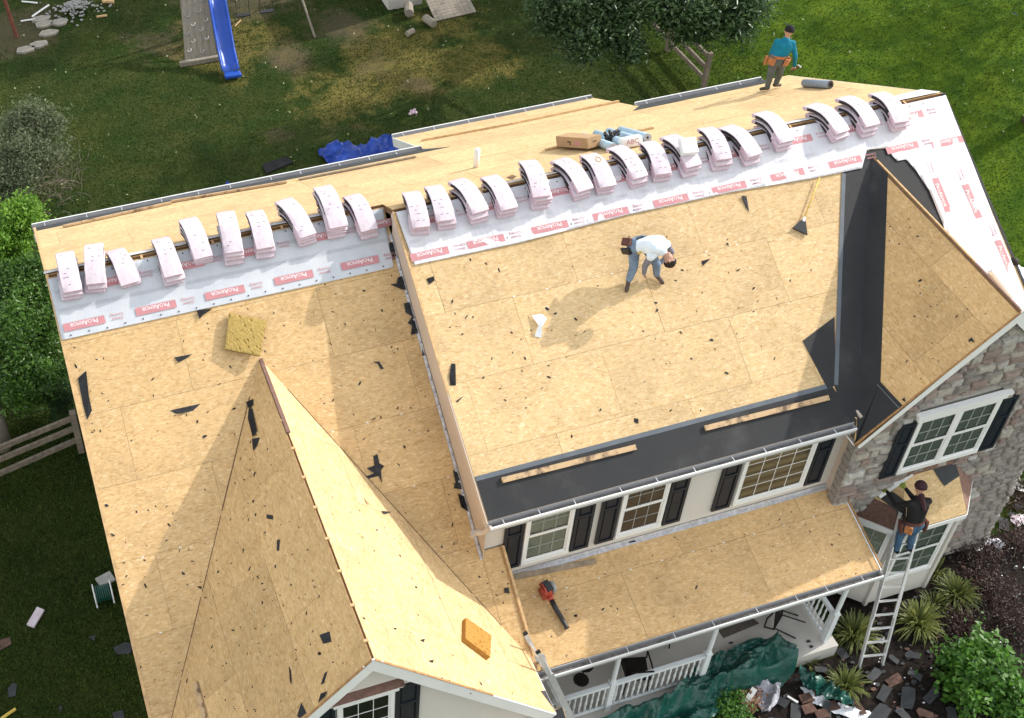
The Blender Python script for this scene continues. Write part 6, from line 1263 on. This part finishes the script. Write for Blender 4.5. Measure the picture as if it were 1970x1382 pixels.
for nm_, m, cnt, lab in (('bed_debris', 'felt_grey', 420, 'small dark shingle crumbs strewn over the front bed'), ('bed_debris', 'shingle_brown', 160, 'small brown shingle crumbs strewn over the front bed'), ('bed_debris', 'paper', 70, 'small white wrapper crumbs strewn over the front bed')):
    mb = MB()
    for k in range(cnt):
        x, y = RS.uniform(5.0, 13), RS.uniform(-8.6, -5.0)
        if (x < 7.1 and y > -6.4) or (7.3 < x < 10 and y > -5.7): continue
        s_ = RS.uniform(.02, .075)*(.5 if m == 'paper' else 1); t_ = RS.uniform(0, 6); tl = V(RS.uniform(-.3, .3), RS.uniform(-.3, .3), 1); c = V(x, y, .03); pts = []
        for a in (0, 1.4, 2.6, 3.9, 5.1): r_ = s_*RS.uniform(.6, 1.2); qx, qy = math.cos(a+t_)*r_, math.sin(a+t_)*r_*.6; pts.append(c+V(qx, qy, -(tl.x*qx+tl.y*qy)))
        mb.prism(pts, (0, 0, .008))
    obj(nm_, mb, m, label=lab, cat='debris', kind='stuff')
# tarps
def porch_edge(x, y): return .42*max(0, min(1, (y+6.62)/.25))
crumple('green_tarp', xy(((1135, 1400), (1190, 1372), (1290, 1345), (1330, 1300), (1395, 1262), (1440, 1240), (1490, 1235), (1528, 1252), (1530, 1285), (1500, 1318), (1462, 1312), (1420, 1335), (1392, 1360), (1350, 1400)), .35), .03, .34, 'tarp_green', 'large crumpled dark green tarp over the porch step', 'tarp', 12, .028, porch_edge, 1.5)
crumple('silver_tarp', xy(((1425, 1322), (1470, 1310), (1500, 1312), (1498, 1345), (1480, 1372), (1455, 1350)), .2), .04, .28, 'tarp_silver', 'silvery underside of the tarp hanging over the shrub', 'tarp', 13, .03, None, 3)
crumple('green_tarp', xy(((1532, 1284), (1580, 1302), (1640, 1345), (1650, 1362), (1600, 1350), (1545, 1320)), .15), .05, .25, 'tarp_green', 'smaller green tarp strip beside the strap leaved clump', 'tarp', 14, .03, None, 3)
crumple('silver_tarp', xy(((1540, 1318), (1600, 1345), (1645, 1362), (1685, 1372), (1655, 1384), (1600, 1368), (1552, 1345)), .1), .02, .08, 'paper', 'white tarp tail spread on the bed', 'tarp', 15, .03, None, 3)
# porch furniture
def chair(label, p, rz, tip=0):
    t = thing('patio_chair', label, 'chair', p); R_ = Matrix.Translation(p) @ Matrix.Rotation(rz, 4, 'Z') @ Matrix.Rotation(tip, 4, 'X'); f = lambda *a: R_ @ V(*a)
    mb = MB(); mb.prism([f(-.25, -.24, .42), f(.25, -.24, .42), f(.21, .22, .42), f(-.21, .22, .42)], (R_.to_3x3() @ V(0, 0, .03))); o = obj('seat', mb, 'chair_black', t); bv = o.modifiers.new('b', 'BEVEL'); bv.width = .012
    mb = MB(); mb.prism([f(-.22, .24, .46), f(.22, .24, .46), f(.20, .34, .92), f(-.20, .34, .92)], (R_.to_3x3() @ V(0, .025, 0))); obj('backrest', mb, 'chair_black', t)
    for x, y in ((-.23, -.22), (.23, -.22), (-.2, .22), (.2, .22)): mb = MB(); mb.tube([f(x, y, .42), f(x*1.15, y*1.2, 0)], .014, 6); obj('leg', mb, 'chair_black', t)
    for x in (-.26, .26): mb = MB(); mb.tube([f(x, -.22, .43), f(x, -.24, .62), f(x, .05, .66), f(x, .26, .62)], .016, 6); obj('armrest', mb, 'chair_black', t)
p = gz(1222, 1288, FZ+.42); chair('black patio chair behind the porch railing', V(p.x, p.y, FZ), 2.9)
p = gz(1545, 1205, FZ); chair('black patio chair tipped over beside the side railing', V(p.x-.1, p.y+.0, FZ+.27), -2.2, 1.45)
p = gz(1118, 1308, FZ); tb = thing('side_table', 'thin black stand at the porch end', 'stand', V(p.x, p.y, FZ)); mb = MB(); mb.tube([p, p+V(.02, 0, .5)], .015, 6); obj('stem', mb, 'chair_black', tb); mb = MB(); mb.lathe(p+V(.02, 0, .5), [(0, .02), (.005, .16), (.02, .16)], 12); obj('top', mb, 'chair_black', tb); mb = MB(); mb.lathe(p, [(0, .15), (.015, .14), (.03, .02)], 12); obj('foot', mb, 'chair_black', tb)
p = gz(1265, 1255, FZ); chair('black patio chair half hidden under the porch eave', V(p.x+.1, p.y+.35, FZ), 1.2)
mb = MB(); mb.prism([gz(x, y, FZ+.002) for x, y in ((1382, 1213), (1448, 1190), (1460, 1200), (1392, 1228))], (0, 0, .012)); obj('doormat', mb, 'doormat', label='brown doormat on the porch floor', cat='doormat')
for i, (u, v) in enumerate(((1555, 1235), (1405, 1237), (1560, 1245), (1500, 1225))): p = gz(u, v, FZ+.003); mb = MB(); mb.prism([p+V(math.cos(a)*.05*RS.uniform(.5, 1.4), math.sin(a)*.035*RS.uniform(.5, 1.4), 0) for a in np.linspace(0, 5.5, 6)], (0, 0, .006)); obj('shingle_scrap', mb, 'felt_grey', label='small shingle chip fallen on the porch floor', cat='shingle', group='shingle chips on the porch floor')
